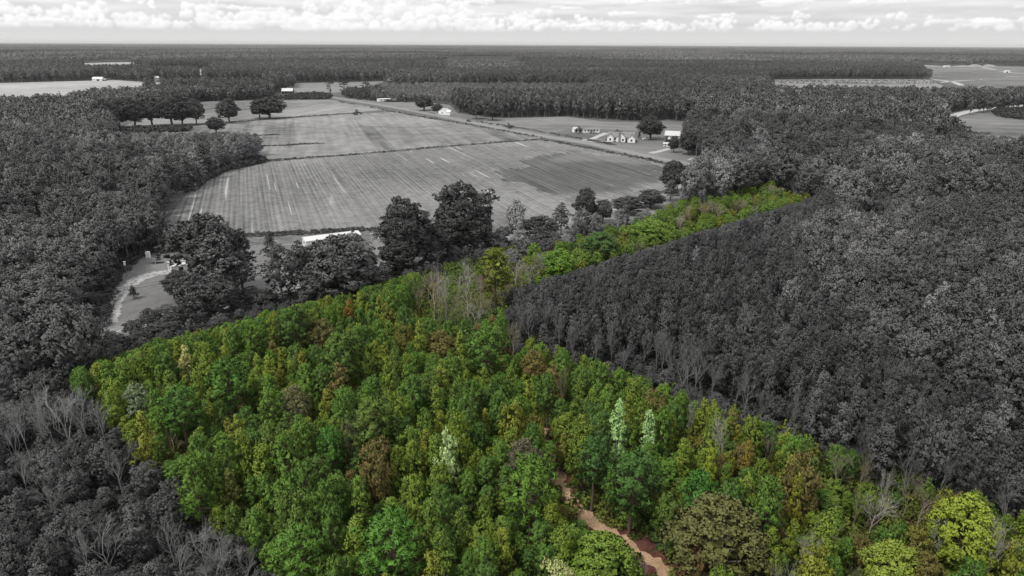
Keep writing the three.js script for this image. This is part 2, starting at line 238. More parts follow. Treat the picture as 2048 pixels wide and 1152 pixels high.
// ------------------------------------------------------------------ tree shapes (metres, about 10 m tall)
class Leafage {   // bare leaf geometry: positions and normals, no colours
  constructor() { this.p = []; this.n = []; this.i = []; }
  vert(x, y, z, n) { this.p.push(x, y, z); this.n.push(n.x, n.y, n.z); return this.p.length / 3 - 1; }
  geo() { const g = new THREE.BufferGeometry(); g.setAttribute('position', new THREE.Float32BufferAttribute(this.p, 3)); g.setAttribute('normal', new THREE.Float32BufferAttribute(this.n, 3)); g.setIndex(this.i); return g; }
  leaf(c, t, b, l, w, n) {
    const a = this.vert(c.x - t.x * l, c.y - t.y * l, c.z - t.z * l, n), d = this.vert(c.x + b.x * w, c.y + b.y * w, c.z + b.z * w, n), e = this.vert(c.x + t.x * l, c.y + t.y * l, c.z + t.z * l, n), f = this.vert(c.x - b.x * w, c.y - b.y * w, c.z - b.z * w, n);
    this.i.push(a, e, d, a, f, e);
  }
  needle(c, d, b, l, w, n) { if (b.clone().cross(d).dot(n) < 0) b.negate(); const a = this.vert(c.x - b.x * w, c.y - b.y * w, c.z - b.z * w, n), e = this.vert(c.x + b.x * w, c.y + b.y * w, c.z + b.z * w, n), f = this.vert(c.x + d.x * l, c.y + d.y * l, c.z + d.z * l, n); this.i.push(a, e, f); }
}
const V = (x = 0, y = 0, z = 0) => new THREE.Vector3(x, y, z);
const randDir = (r) => { const y = r() * 2 - 1, a = r() * Math.PI * 2, s = Math.sqrt(1 - y * y); return V(Math.cos(a) * s, y, Math.sin(a) * s); };
function limb(pts, radii, sides = 5) {
  const pos = [], nor = [], idx = [];
  pts.forEach((p, i) => {
    const a = pts[Math.max(0, i - 1)], b = pts[Math.min(pts.length - 1, i + 1)], d = V().subVectors(b, a).normalize(), u = Math.abs(d.y) > 0.9 ? V(1, 0, 0) : V(0, 1, 0), e = V().crossVectors(d, u).normalize(), f = V().crossVectors(d, e);
    for (let k = 0; k < sides; k++) { const t = k / sides * Math.PI * 2, nx = e.x * Math.cos(t) + f.x * Math.sin(t), ny = e.y * Math.cos(t) + f.y * Math.sin(t), nz = e.z * Math.cos(t) + f.z * Math.sin(t); pos.push(p.x + nx * radii[i], p.y + ny * radii[i], p.z + nz * radii[i]); nor.push(nx, ny, nz); if (i) { const o = (i - 1) * sides, q = (k + 1) % sides; idx.push(o + k, o + q, o + sides + k, o + q, o + sides + q, o + sides + k); } }
  });
  const g = new THREE.BufferGeometry(); g.setAttribute('position', new THREE.Float32BufferAttribute(pos, 3)); g.setAttribute('normal', new THREE.Float32BufferAttribute(nor, 3)); g.setIndex(idx); return g;
}
/* one clump of leaves round its own centre; every leaf of a tree has the same colour */
function clump(L, r, c, mid, rad, count, size, flat = 0.8) {
  for (let k = 0; k < count; k++) {
    const d = randDir(r); if (d.y < -0.25) d.y *= -0.6;
    const q = rad * (0.45 + 0.6 * Math.cbrt(r())), p = V(c.x + d.x * q, c.y + d.y * q * flat, c.z + d.z * q);
    const out = V().subVectors(p, mid).normalize(), n = V().copy(d).multiplyScalar(0.7).addScaledVector(out, 0.5).addScaledVector(randDir(r), 0.3).normalize();
    const g = V().copy(n).multiplyScalar(0.55).add(randDir(r)); if (g.dot(n) < 0) g.negate(); g.normalize(); const t = V().crossVectors(g, randDir(r)).normalize(), b = V().crossVectors(g, t);
    const s = size * (0.7 + 0.6 * r()); L.leaf(p, t, b, s * 0.62, s * 0.42, n);
  }
}
/* leaves inside the crown, so that it closes */
function inner(L, r, cy, rx, ry, count, size, mid, cone = 0) { for (let k = 0; k < count; k++) { const d = randDir(r), q = 0.35 + 0.45 * Math.cbrt(r()), taperK = cone ? clamp(1 - (d.y * q + 1) * 0.5, 0.15, 1) * 1.3 : 1, p = V(d.x * q * rx * taperK, cy + d.y * q * ry, d.z * q * rx * taperK), n = V().subVectors(p, mid).normalize().addScaledVector(randDir(r), 0.5).normalize(), g = V().copy(n).multiplyScalar(0.5).add(randDir(r)); if (g.dot(n) < 0) g.negate(); g.normalize(); const t = V().crossVectors(g, randDir(r)).normalize(), b = V().crossVectors(g, t), s = size * (0.7 + 0.6 * r()); L.leaf(p, t, b, s * 0.6, s * 0.45, n); } }
const trunkPts = (r, h, lean = 0.25) => { const p = []; const ax = (r() - 0.5) * lean, az = (r() - 0.5) * lean; for (let k = 0; k <= 5; k++) { const t = k / 5; p.push(V(ax * t * h * 0.4 + (r() - 0.5) * 0.1 * (k > 0), t * h, az * t * h * 0.4 + (r() - 0.5) * 0.1 * (k > 0))); } return p; };
const taper = (n, a, b) => Array.from({ length: n }, (_, i) => lerp(a, b, i / (n - 1)));
function pineShape(seed, lod) {
  const r = rng(seed), L = new Leafage(), wood = [], tp = trunkPts(r, 9.7), full = 2.3 + 0.5 * r(), low = 3.2 + 1.3 * r(), mid = V(0, 6.2, 0);
  wood.push(limb(tp, taper(6, 0.2, 0.04), lod ? 3 : 6));
  const at = (y) => { const t = clamp(y / 9.7, 0, 1) * 5, k = Math.min(4, Math.floor(t)); return V().lerpVectors(tp[k], tp[k + 1], t - k); };
  const whorls = lod ? 7 : 12;
  for (let w = 0; w < whorls; w++) {
    const y = lerp(low, 9.6, (w + 0.4 * r()) / (whorls - 0.6)), u = clamp((y - low) / (9.9 - low), 0, 1), reach = full * Math.pow(Math.max(0.02, Math.sin(Math.PI * lerp(0.3, 0.97, u))), 0.75), nb = lod ? 4 : 5, a0 = r() * 7;
    for (let b = 0; b < nb; b++) {
      const a = a0 + (b + 0.5 * r()) / nb * Math.PI * 2, len = reach * (0.7 + 0.45 * r()), rise = 0.1 + 0.55 * u, o = at(y), e = V(o.x + Math.cos(a) * len, o.y + len * rise + 0.1, o.z + Math.sin(a) * len);
      if (!lod) wood.push(limb([o, V().lerpVectors(o, e, 0.55).add(V(0, -0.08 * len, 0)), e], [0.06, 0.04, 0.015], 3));
      const tufts = lod ? 2 : 4;
      for (let t = 0; t < tufts; t++) {
        const f = lerp(0.42, 1.02, (t + r() * 0.7) / tufts), c = V().lerpVectors(o, e, f).add(V((r() - 0.5) * 0.7, (r() - 0.2) * 0.45, (r() - 0.5) * 0.7));
        const nn = lod ? 7 : 24, ln = lod ? 0.95 : 0.52, wd = lod ? 0.22 : 0.07, out = V().subVectors(c, mid).normalize();
        for (let q = 0; q < nn; q++) { const d = randDir(r).multiplyScalar(0.8).add(V(Math.cos(a) * 0.35, 0.55, Math.sin(a) * 0.35)).normalize(), bb = V().crossVectors(d, randDir(r)).normalize(), n = V().copy(d).multiplyScalar(0.5).addScaledVector(out, 0.6).addScaledVector(randDir(r), 0.3).normalize(); L.needle(c, d, bb, ln * (0.7 + 0.5 * r()), wd, n); }
      }
    }
  }
  inner(L, r, lerp(low, 9.6, 0.5) + 0.3, full * 0.8, (9.6 - low) * 0.5, lod ? 16 : 90, lod ? 1.1 : 0.5, mid);
  return { trunk: mergeGeometries(wood), crown: L.geo() };
}
function gumShape(seed, lod) {   // upright, cone-topped broadleaf
  const r = rng(seed), L = new Leafage(), wood = [], tp = trunkPts(r, 9.2, 0.15), full = 1.8 + 1.1 * r(), mid = V(0, 5, 0), lob = r() * 6.28, lob2 = r() * 6.28;
  wood.push(limb(tp, taper(6, 0.16, 0.03), lod ? 3 : 6));
  const K = lod ? 16 : 62;
  for (let k = 0; k < K; k++) {
    const u = Math.pow(r(), 0.8), y = lerp(1.6, 9.5, u), reach = full * (Math.pow(1 - u, 0.62) * 1.05 + 0.1) * (u < 0.16 ? 0.6 + u * 2.5 : 1), a = k * 2.4 + r() * 0.9, q = reach * (0.45 + 0.6 * r()) * (1 + 0.22 * Math.sin(a * 2 + lob + y * 0.5) + 0.16 * Math.sin(y * 1.9 + lob2 + a));
    const c = V(Math.cos(a) * q, y, Math.sin(a) * q);
    if (!lod && k % 3 === 0) wood.push(limb([V(0, y - q * 0.7, 0), c], [0.045, 0.012], 3));
    clump(L, r, c, mid, (lod ? 0.85 : 0.5) * (0.75 + 0.5 * r()), lod ? 8 : 44, lod ? 0.75 : 0.215, 1.0);
  }
  clump(L, r, V(0, 9.6, 0), mid, 0.35, lod ? 4 : 16, lod ? 0.6 : 0.28, 1.4);
  inner(L, r, 5.4, full * 0.95, 3.9, lod ? 26 : 170, lod ? 1.2 : 0.5, mid, 1);
  return { trunk: mergeGeometries(wood), crown: L.geo() };
}
function broadShape(seed, lod, big = false) {   // rounded, many-headed crown reaching low
  const r = rng(seed), L = new Leafage(), wood = [], tp = trunkPts(r, 6.5, 0.4), full = 2.6 + 0.5 * r(), mid = V(0, 4.9, 0), heads = [];
  wood.push(limb(tp, taper(6, 0.24, 0.08), lod ? 3 : 6));
  const nh = lod ? 9 : big ? 36 : 16;
  for (let k = 0; k < nh; k++) { const u = (k + 0.5) / nh, y = lerp(-0.72, 1, u), s = Math.sqrt(Math.max(0, 1 - y * y)), a = k * 2.39996 + r() * 0.7, q = full * (big ? 0.5 + 0.4 * r() : 0.62 + 0.22 * r()) * Math.max(0.12, s); heads.push([V(Math.cos(a) * q, 5.1 + y * (3.2 + 0.6 * r()), Math.sin(a) * q), full * (big ? 0.31 : 0.42) * (0.8 + 0.45 * r())]); }
  for (const [c, R] of heads) {
    if (!lod) wood.push(limb([V(tp[2].x, Math.max(0.8, Math.min(tp[2].y + r() * 1.4, c.y - 0.6)), tp[2].z), V(c.x * 0.5, lerp(tp[2].y, c.y, 0.62), c.z * 0.5), c], [0.11, 0.06, 0.025], 3));
    const K = lod ? 5 : big ? 9 : 8;
    for (let k = 0; k < K; k++) { const d = randDir(r); if (d.dot(V(c.x, (c.y - 4.4), c.z)) < -0.4) d.negate(); clump(L, r, V().copy(c).addScaledVector(d, R * (0.5 + 0.4 * r())), mid, (lod ? 0.7 : big ? 0.36 : 0.46) * (0.75 + 0.5 * r()), lod ? 11 : big ? 34 : 34, lod ? 0.52 : big ? 0.185 : 0.215, 1.1); }
  }
  inner(L, r, 5.1, full * 1.02, 3.7, lod ? 40 : big ? 700 : 400, lod ? 1.4 : 0.5, mid);
  return { trunk: mergeGeometries(wood), crown: L.geo() };
}
function bushShape(seed, lod) {
  const r = rng(seed), L = new Leafage(), mid = V(0, 0.6, 0), K = lod ? 8 : 24;
  for (let k = 0; k < K; k++) { const a = r() * 6.28, q = 1.25 * Math.sqrt(r()); clump(L, r, V(Math.cos(a) * q, 0.25 + (1.5 - q * 0.8) * r() * 1.1, Math.sin(a) * q), mid, 0.42, lod ? 7 : 15, lod ? 0.55 : 0.26, 0.8); }
  return { crown: L.geo(), trunk: limb([V(0, 0, 0), V(0.1, 0.9, 0)], [0.05, 0.02], 4) };
}
function bareShape(seed, dense = 1) {
  const r = rng(seed), trunk = [], twigs = [];
  const grow = (o, d, len, rad, depth, list) => {
    const bend = V().copy(d).addScaledVector(randDir(r), 0.16).normalize(), m = V().copy(o).addScaledVector(d, len * 0.5), e = V().copy(m).addScaledVector(bend, len * 0.5);
    list.push(limb([o, m, e], [rad, rad * 0.82, Math.max(0.012, rad * 0.62)], depth < 2 ? 6 : 3));
    if (depth > 3) return;
    const n = depth === 0 ? 6 : 3 + (r() < 0.45 * dense ? 1 : 0);
    for (let k = 0; k < n; k++) { const f = depth === 0 ? 0.35 + 0.65 * (k + 1) / n : 0.4 + 0.6 * (k + 1) / n, s = f < 0.5 ? V().lerpVectors(o, m, f * 2) : V().lerpVectors(m, e, f * 2 - 1), side = V().crossVectors(bend, randDir(r)).normalize(); grow(s, V().copy(bend).multiplyScalar(0.75).addScaledVector(side, 0.55 + 0.25 * r()).add(V(0, 0.28, 0)).normalize(), len * (depth === 0 ? 0.55 : 0.66) * (0.8 + 0.4 * r()), Math.max(0.017, rad * 0.52), depth + 1, twigs); }
  };
  grow(V(0, 0, 0), V((r() - 0.5) * 0.2, 1, (r() - 0.5) * 0.2).normalize(), 5.2, 0.15, 0, trunk);
  return { trunk: mergeGeometries(trunk), crown: mergeGeometries(twigs) };
}
function lonePineShape(seed) {   // bare stem, a few flat plates of needles
  const r = rng(seed), L = new Leafage(), wood = [], tp = [V(0, 0, 0), V(-0.1, 2, 0), V(0, 4, 0.1), V(0.15, 6, 0), V(0.35, 8, 0.1), V(0.3, 9.6, 0)], mid = V(0.2, 8, 0);
  wood.push(limb(tp, taper(6, 0.2, 0.05), 7));
  const plates = [[0.3, 9.3, 0, 1.25], [-0.5, 8.5, 0.3, 1.0], [1.1, 8.6, -0.2, 1.0], [1.5, 7.4, 0.2, 0.75], [-0.7, 7.5, -0.3, 0.7], [1.7, 6.2, 0, 0.75], [1.0, 5.5, 0.5, 0.5], [1.6, 4.4, 0.1, 0.5], [0.5, 3.4, -0.3, 0.35], [0.2, 8.3, 0.9, 0.9], [0.3, 8.2, -1, 0.9], [0.0, 2.9, 0.4, 0.3]];
  for (const [x, y, z, R] of plates) { wood.push(limb([V(0.1, y - 0.8, 0), V(x * 0.6, y - 0.3, z * 0.6), V(x, y, z)], [0.07, 0.05, 0.02], 4)); for (let t = 0; t < 9; t++) { const c = V(x + (r() - 0.5) * 1.5 * R, y + (r() - 0.3) * 0.5 * R, z + (r() - 0.5) * 1.5 * R);  for (let q = 0; q < 22; q++) { const d = randDir(r).add(V(0, 0.4, 0)).normalize(), b = V().crossVectors(d, randDir(r)).normalize(), n = V().copy(d).add(V(0, 0.5, 0)).normalize(); L.needle(c, d, b, 0.4 * (0.6 + 0.6 * r()), 0.06, n); } } }
  return { trunk: mergeGeometries(wood), crown: L.geo() };
}
const make = (f, n, seed, ...a) => Array.from({ length: n }, (_, k) => f(seed + k * 101, ...a));
const SHAPES = { pine: make(pineShape, 7, 1001, 0), gum: make(gumShape, 7, 2001, 0), broad: make(broadShape, 7, 3001, 0), big: make(broadShape, 3, 4001, 0, true), bush: make(bushShape, 4, 5001, 0), bare: make(bareShape, 6, 6001), lone: [lonePineShape(7001)] };
const LOW = { pine: make(pineShape, 4, 1501, 1), gum: make(gumShape, 4, 2501, 1), broad: make(broadShape, 4, 3501, 1), bush: make(bushShape, 3, 5501, 1) };
for (const s of Object.values(SHAPES)) for (const q of s) { q.crown.computeBoundingBox(); const b = q.crown.boundingBox; q.rad = Math.max(b.max.x, -b.min.x, b.max.z, -b.min.z) * 0.86; q.top = b.max.y; }
for (const s of Object.values(LOW)) for (const q of s) { q.crown.computeBoundingBox(); const b = q.crown.boundingBox; q.rad = Math.max(b.max.x, -b.min.x, b.max.z, -b.min.z) * 0.86; q.top = b.max.y; }
const dyed = (g, k) => { const c = g.clone(), n = c.attributes.position.count, a = new Float32Array(n * 3); for (let i = 0; i < n; i++) a.set(k, i * 3); c.setAttribute('color', new THREE.BufferAttribute(a, 3)); return c; };
/* crown and trunk in one piece for the masses: leaves take the tree's own colour, bark its own */
const joined = (q, k) => q.joined ?? (q.joined = mergeGeometries([dyed(q.crown, [1, 1, 1]), dyed(q.trunk, k)]));
const leavesOnly = (q) => q.leaves ?? (q.leaves = dyed(q.crown, [1, 1, 1]));

// ------------------------------------------------------------------ leaf and bark materials
const leafMats = new Map();
function leafMat(c) { const k = c.map((x) => x.toFixed(3)).join(); if (!leafMats.has(k)) leafMats.set(k, new THREE.MeshStandardMaterial({ color: lin(...c), roughness: 0.75, side: THREE.DoubleSide })); return leafMats.get(k); }
const bark = { brown: matte(0.12, 0.085, 0.065), grey: matte(0.11), pale: matte(0.4, 0.37, 0.34), paleGrey: matte(0.28), pink: matte(0.34, 0.26, 0.23), olive: matte(0.24, 0.22, 0.14), midGrey: matte(0.19) };
const TINTS = {   // base colours of foliage
  pine: [[0.118, 0.23, 0.026], [0.098, 0.2, 0.024], [0.135, 0.26, 0.028], [0.09, 0.185, 0.027], [0.155, 0.24, 0.024]],
  gum: [[0.16, 0.225, 0.018], [0.125, 0.205, 0.019], [0.18, 0.23, 0.018], [0.108, 0.175, 0.02], [0.175, 0.185, 0.018]],
  broad: [[0.105, 0.175, 0.021], [0.14, 0.21, 0.018], [0.09, 0.16, 0.022], [0.165, 0.23, 0.018], [0.16, 0.16, 0.02]],
};
const greyTint = (v) => { const k = Math.round(clamp(v, 0.03, 0.34) * 60) / 60; return [k, k, k]; };

// ------------------------------------------------------------------ where trees stand
const trees = [];   // {x,z,h,w,kind,shape,tint,bark,name,label,category,group,hero}
const heroes = [];
/* a tree picked out in the photo: its top, its foot or its height, and its width in photo pixels */
function pick(px, pyTop, o) {
  let p, h;
  if (o.foot) { p = ground(o.footX ?? px, o.foot); const d = Math.hypot(p.x, p.z); const t = ground(px, pyTop, 0), el = CAM_H / Math.hypot(t.x, t.z); h = Math.max(1, CAM_H - d * el); }
  else { h = o.h ?? 12; p = ground(px, pyTop, h); }
  const dep = pixel(p.x, h * 0.6, p.z)[2], w = o.w * dep / FPX;
  const t = { x: p.x, z: p.z, h, w, hero: true, r: w / 2, ...o, px, pyTop, w };
  t.w = w; heroes.push(t); trees.push(t); return t;
}
const G = (name, kind, tint, barkKey, label, category = 'tree', group) => ({ name, kind, tint, bark: barkKey, label, category, group });
// --- trees of the green woodland that can be picked out one by one
const PINE = (t, label) => G('pine_tree', 'pine', t, 'brown', label, 'pine tree', 'pines of the green woodland');
pick(785, 1028, { h: 13.5, w: 135, ...PINE([0.096, 0.236, 0.022], 'broad bright green pine with a dense round crown, biggest of the pines') });
pick(1062, 922, { h: 13.5, w: 112, ...PINE([0.109, 0.216, 0.017], 'large olive-green pine with a domed crown left of the sandy track') });
pick(597, 1058, { h: 12, w: 105, ...PINE([0.105, 0.230, 0.022], 'round green pine at the edge of the green woodland beside bare scrub') });
pick(676, 664, { h: 14, w: 92, ...PINE([0.078, 0.154, 0.015], 'open dark green pine with its pale trunk showing') });
pick(740, 795, { h: 14, w: 100, ...PINE([0.096, 0.160, 0.016], 'thin-crowned pine with dead branches on its trunk') });
pick(452, 725, { h: 12.5, w: 95, ...PINE([0.078, 0.182, 0.017], 'dense green pine beside the pale yellow-topped tree') });
pick(352, 770, { h: 12, w: 92, ...PINE([0.069, 0.174, 0.017], 'dark green pine near the road corner of the woodland') });
pick(582, 612, { h: 12, w: 84, ...PINE([0.069, 0.139, 0.017], 'dark green pine by the patch of red soil') });
pick(968, 655, { h: 13, w: 92, ...PINE([0.087, 0.182, 0.019], 'full green pine just in front of the dead grey trees') });
pick(660, 850, { h: 11, w: 60, ...PINE([0.087, 0.236, 0.026], 'fresh green pointed pine among olive saplings') });
pick(1410, 945, { h: 11.5, w: 85, ...PINE([0.078, 0.222, 0.028], 'blue-green pine beside the yellow pointed sapling') });
pick(1270, 900, { h: 13, w: 120, ...PINE([0.062, 0.146, 0.019], 'wide dark green pine on the far bank of the sandy track') });
pick(1190, 870, { h: 12, w: 80, ...PINE([0.056, 0.139, 0.019], 'dark pine leaning over the red soil of the track') });
pick(500, 650, { h: 11, w: 50, ...PINE([0.105, 0.208, 0.013], 'light green pine close to the road edge') });
pick(990, 535, { h: 15, foot: 620, w: 78, ...PINE([0.167, 0.208, 0.016], 'yellow-green pine standing among the dead grey trees') });
const SILVER = (t, label) => G('silver_leaf_tree', 'gum', t, 'pale', label, 'tree', 'pale silver-leaved trees');
pick(893, 858, { h: 12.5, w: 50, ...SILVER([0.47, 0.62, 0.25], 'silvery pale green tree with bright flickering leaves amid olive saplings') });
pick(1240, 800, { h: 13, w: 52, ...SILVER([0.36, 0.56, 0.2], 'tall narrow silver-green tree, larger of the close pair') });
pick(1300, 822, { h: 12, w: 40, ...SILVER([0.33, 0.5, 0.19], 'smaller silver-green tree of the close pair') });
pick(1118, 1118, { h: 12, w: 90, ...SILVER([0.437, 0.475, 0.180], 'cream and yellow topped round tree below the sandy track'), kind: 'broad' });
pick(367, 690, { h: 10, w: 40, ...SILVER([0.437, 0.437, 0.152], 'pale yellow flowering tree standing above green pines') });
pick(265, 770, { h: 9, w: 60, ...SILVER([0.162, 0.209, 0.104], 'dusty grey-green shrub tree near the woodland corner'), kind: 'broad' });
pick(1890, 1040, { h: 9, w: 40, ...SILVER([0.190, 0.209, 0.123], 'small grey-green tree beside the tall yellow-green tree'), kind: 'broad' });
const OAK = (t, label) => G('oak_tree', 'big', t, 'pale', label, 'oak tree', 'browning oaks of the green woodland');
pick(1440, 1003, { h: 13, w: 205, ...OAK([0.110, 0.113, 0.026], 'huge brown-olive oak with dead twigs in its crown') });
pick(1048, 878, { h: 10, w: 72, ...OAK([0.123, 0.113, 0.062], 'rust-grey oak at the head of the sandy track') });
pick(1390, 1095, { h: 9, w: 60, ...OAK([0.133, 0.084, 0.026], 'small red-brown oak beside the huge brown oak') });
pick(1860, 1105, { h: 9, w: 80, ...OAK([0.142, 0.124, 0.022], 'rusty ochre oak between two yellow-green trees') });
pick(1068, 700, { h: 9, w: 52, ...OAK([0.162, 0.132, 0.025], 'orange-brown oak by the bend of the woodland edge') });
pick(880, 660, { h: 9, w: 64, ...OAK([0.142, 0.129, 0.026], 'brownish oak in front of the grey dead thicket') });
pick(585, 770, { h: 10, w: 60, ...OAK([0.153, 0.158, 0.062], 'tan-topped oak rising from dark green pines') });
pick(640, 640, { h: 8.5, w: 70, ...OAK([0.123, 0.119, 0.026], 'brown-tinged oak above the red soil patch') });
const YEL = (t, label, kind = 'gum') => G('yellow_tree', kind, t, 'brown', label, 'tree', 'yellowing trees of the green woodland');
pick(1945, 998, { h: 12, w: 130, ...YEL([0.244, 0.310, 0.024], 'tall yellow-green broad tree beside a bare pale tree', 'big') });
pick(1795, 1088, { h: 9, w: 110, ...YEL([0.226, 0.291, 0.032], 'low yellow-green spreading tree', 'big') });
pick(1425, 895, { h: 11, w: 52, ...YEL([0.217, 0.273, 0.016], 'bright yellow-green pointed sapling above blue-green pines') });
pick(1500, 880, { h: 9.5, w: 34, ...YEL([0.244, 0.191, 0.016], 'narrow orange-yellow sapling in olive thicket') });
pick(1600, 950, { h: 11, w: 46, ...YEL([0.226, 0.237, 0.016], 'slim golden-green sapling with its stem showing') });
pick(697, 600, { h: 9, w: 30, ...YEL([0.235, 0.146, 0.016], 'narrow orange sapling by the roadside edge') });
pick(1200, 1075, { h: 9.5, w: 150, ...YEL([0.135, 0.218, 0.018], 'wide fresh-green tree hiding the end of the sandy track', 'big') });
pick(1130, 1045, { h: 11, w: 70, ...YEL([0.145, 0.210, 0.016], 'pointed lime-green sapling left of the sandy track') });
pick(1345, 1135, { h: 5, w: 40, ...YEL([0.181, 0.200, 0.040], 'small lime shrub at the foot of the track') });
pick(455, 940, { h: 9, w: 40, ...YEL([0.181, 0.200, 0.040], 'pale olive pointed sapling beside the scrub edge') });
pick(1300, 440, { h: 9, w: 95, ...G('broadleaf_tree', 'big', [0.120, 0.216, 0.016], 'brown', 'large rounded fresh-green tree in the narrow green strip', 'tree', 'round trees of the green woodland') });
pick(1200, 465, { h: 9, w: 80, ...G('broadleaf_tree', 'big', [0.060, 0.130, 0.024], 'brown', 'rounded blue-green tree in the narrow green strip', 'tree', 'round trees of the green woodland') });
pick(1120, 500, { h: 9, w: 70, ...G('broadleaf_tree', 'big', [0.120, 0.238, 0.016], 'brown', 'rounded lime-green tree beside the dead grey trees', 'tree', 'round trees of the green woodland') });
// --- bare and dead trees
const BARE = (b, label, group) => G('bare_tree', 'bare', null, b, label, 'bare tree', group);
for (const [x, y, foot, w, b] of [[868, 535, 655, 62, 'pink'], [893, 530, 660, 40, 'pale'], [937, 525, 640, 50, 'pale'], [962, 528, 625, 50, 'pink'], [930, 590, 665, 62, 'olive'], [910, 600, 662, 54, 'olive'], [950, 605, 660, 54, 'pale'], [1030, 515, 580, 60, 'pale'], [1046, 540, 600, 40, 'olive'], [1095, 500, 555, 60, 'pale'], [1075, 510, 560, 50, 'olive'], [838, 560, 640, 36, 'olive'], [985, 590, 640, 42, 'olive'], [915, 570, 650, 44, 'olive'], [960, 580, 655, 46, 'olive'], [1005, 560, 625, 40, 'olive'], [880, 575, 668, 40, 'olive'], [1015, 545, 600, 44, 'olive'], [1060, 520, 585, 44, 'pale']])
  pick(x, y, { foot, w, ...BARE(b, b === 'pink' ? 'dead tree with pinkish bark in the dead thicket' : b === 'pale' ? 'pale grey leafless tree in the dead thicket' : 'olive-grey lichened dead tree in the dead thicket', 'dead trees at the waist of the green woodland') });
for (const [x, y, w, h, l] of [[345, 862, 55, 6, 'small twiggy bare tree among green shrubs near the scrub edge'], [1690, 893, 75, 9, 'twisted grey dead tree beside the dark grey wood'], [1735, 905, 40, 8, 'forked dead tree beside the twisted grey one'], [1782, 925, 42, 10, 'tall bare tree with upright pale limbs'], [1758, 972, 82, 8, 'wide dead tree with pinkish white branches'], [1722, 970, 26, 8, 'single dead stem with few side twigs'], [1830, 930, 55, 9, 'bare olive tree at the right wood edge'], [1850, 990, 50, 6, 'small rusty bare tree beside the wide dead tree'], [2010, 1030, 70, 12, 'tall bare tree with white bark beside the yellow-green tree'], [1720, 1135, 45, 5, 'low grey twiggy snag between yellow-green trees'], [1300, 1125, 45, 5, 'bleached snag at the foot of the sandy track'], [1255, 1130, 40, 5, 'bleached low snag in the fresh-green tree'], [1025, 640, 40, 10, 'thin bare tree at the notch of the woodland'], [1390, 790, 26, 10, 'slim pale trunk at the border of the dark wood'], [1545, 850, 30, 9, 'leaning olive bare tree in the thicket'], [1130, 735, 34, 9, 'thin grey bare tree behind the orange-brown oak']])
  pick(x, y, { h, w, ...BARE(/white|bleached|pale/.test(l) ? 'pale' : /pink|rust/.test(l) ? 'pink' : 'olive', l, 'bare trees of the green woodland') });
for (const [x, y, w, h] of [[1410, 395, 45, 9], [1440, 405, 36, 8], [1385, 405, 34, 9], [1545, 368, 50, 8], [1475, 395, 40, 7], [1365, 425, 34, 8]]) pick(x, y, { h, w, ...BARE('pink', 'pinkish leafless tree in the narrow green strip', 'bare trees of the narrow green strip') });
for (const [x, y, w, h] of [[110, 762, 95, 13], [60, 770, 66, 12], [150, 775, 60, 11], [25, 790, 60, 11], [85, 800, 55, 10], [190, 790, 40, 10], [8, 830, 50, 10], [200, 1045, 80, 8], [160, 1060, 50, 8], [395, 1045, 80, 8], [440, 1060, 70, 8], [480, 1085, 60, 7], [350, 1085, 60, 7], [420, 1100, 70, 6], [30, 900, 50, 8], [90, 960, 50, 7], [330, 1030, 50, 8], [225, 900, 40, 8]])
  pick(x, y, { h, w, ...BARE('paleGrey', 'pale grey leafless tree in the dark scrub', 'bare trees of the dark scrub') });
for (const [x, y, w, h] of [[1150, 635, 30, 11], [1195, 648, 26, 11], [1228, 640, 24, 11], [1290, 655, 44, 10], [1320, 650, 40, 11], [1385, 668, 52, 12], [1400, 690, 60, 11], [1350, 670, 40, 11], [1430, 720, 60, 9], [1500, 745, 50, 9], [1480, 730, 44, 9], [1330, 660, 44, 10], [1250, 680, 36, 9], [1585, 790, 44, 8], [1600, 770, 34, 9], [1530, 770, 40, 8], [1060, 600, 44, 11], [1090, 590, 40, 11], [1040, 590, 36, 10], [1830, 890, 46, 9], [1900, 905, 40, 9], [2035, 960, 50, 9], [1120, 610, 36, 11], [1370, 720, 60, 8]])
  pick(x, y, { h, w, ...BARE('midGrey', 'grey leafless tree at the near edge of the dark grey wood', 'bare trees edging the dark grey wood') });
for (const [x, y, foot, w] of [[875, 490, 535, 55], [960, 478, 505, 40], [985, 478, 505, 36], [930, 490, 515, 40], [820, 510, 540, 36], [1010, 480, 505, 34]]) pick(x, y, { foot, w, ...BARE('paleGrey', 'pale leafless bush beside the side road', 'bare bushes along the side road') });
for (const [x, y, foot, w] of [[1720, 340, 410, 40], [1735, 385, 440, 36], [1760, 365, 430, 26], [1585, 360, 400, 40], [1660, 355, 400, 46], [1640, 380, 420, 40]]) pick(x, y, { foot, w, ...BARE('midGrey', 'grey leafless tree behind the end of the green strip', 'bare trees behind the green strip') });
// --- grey trees round the houses and fields
const GT = (v, label, kind = 'big', name = 'field_tree') => G(name, kind, [v, v, v], 'grey', label, 'tree');
pick(385, 443, { foot: 578, w: 105, ...GT(0.066, 'tall dark pine over the left end of the hidden white home', 'pine', 'yard_tree') });
pick(435, 426, { foot: 590, w: 120, ...GT(0.073, 'tallest dark yard tree, flat-topped, over the hidden white home', 'broad', 'yard_tree') });
pick(485, 455, { foot: 575, w: 80, ...GT(0.066, 'dark yard pine at the right end of the hidden white home', 'pine', 'yard_tree') });
pick(445, 468, { foot: 612, w: 95, ...GT(0.113, 'paler feathery tree in front of the hidden white home', 'gum', 'yard_tree') });
pick(490, 505, { foot: 602, w: 60, ...GT(0.099, 'slim grey tree at the lawn corner by the side road', 'pine', 'yard_tree') });
pick(395, 545, { foot: 640, w: 80, ...GT(0.093, 'small feathery tree between lawn and side road', 'gum', 'yard_tree') });
pick(445, 548, { foot: 632, w: 70, ...GT(0.080, 'rounded tree beside the overhead wires', 'broad', 'yard_tree') });
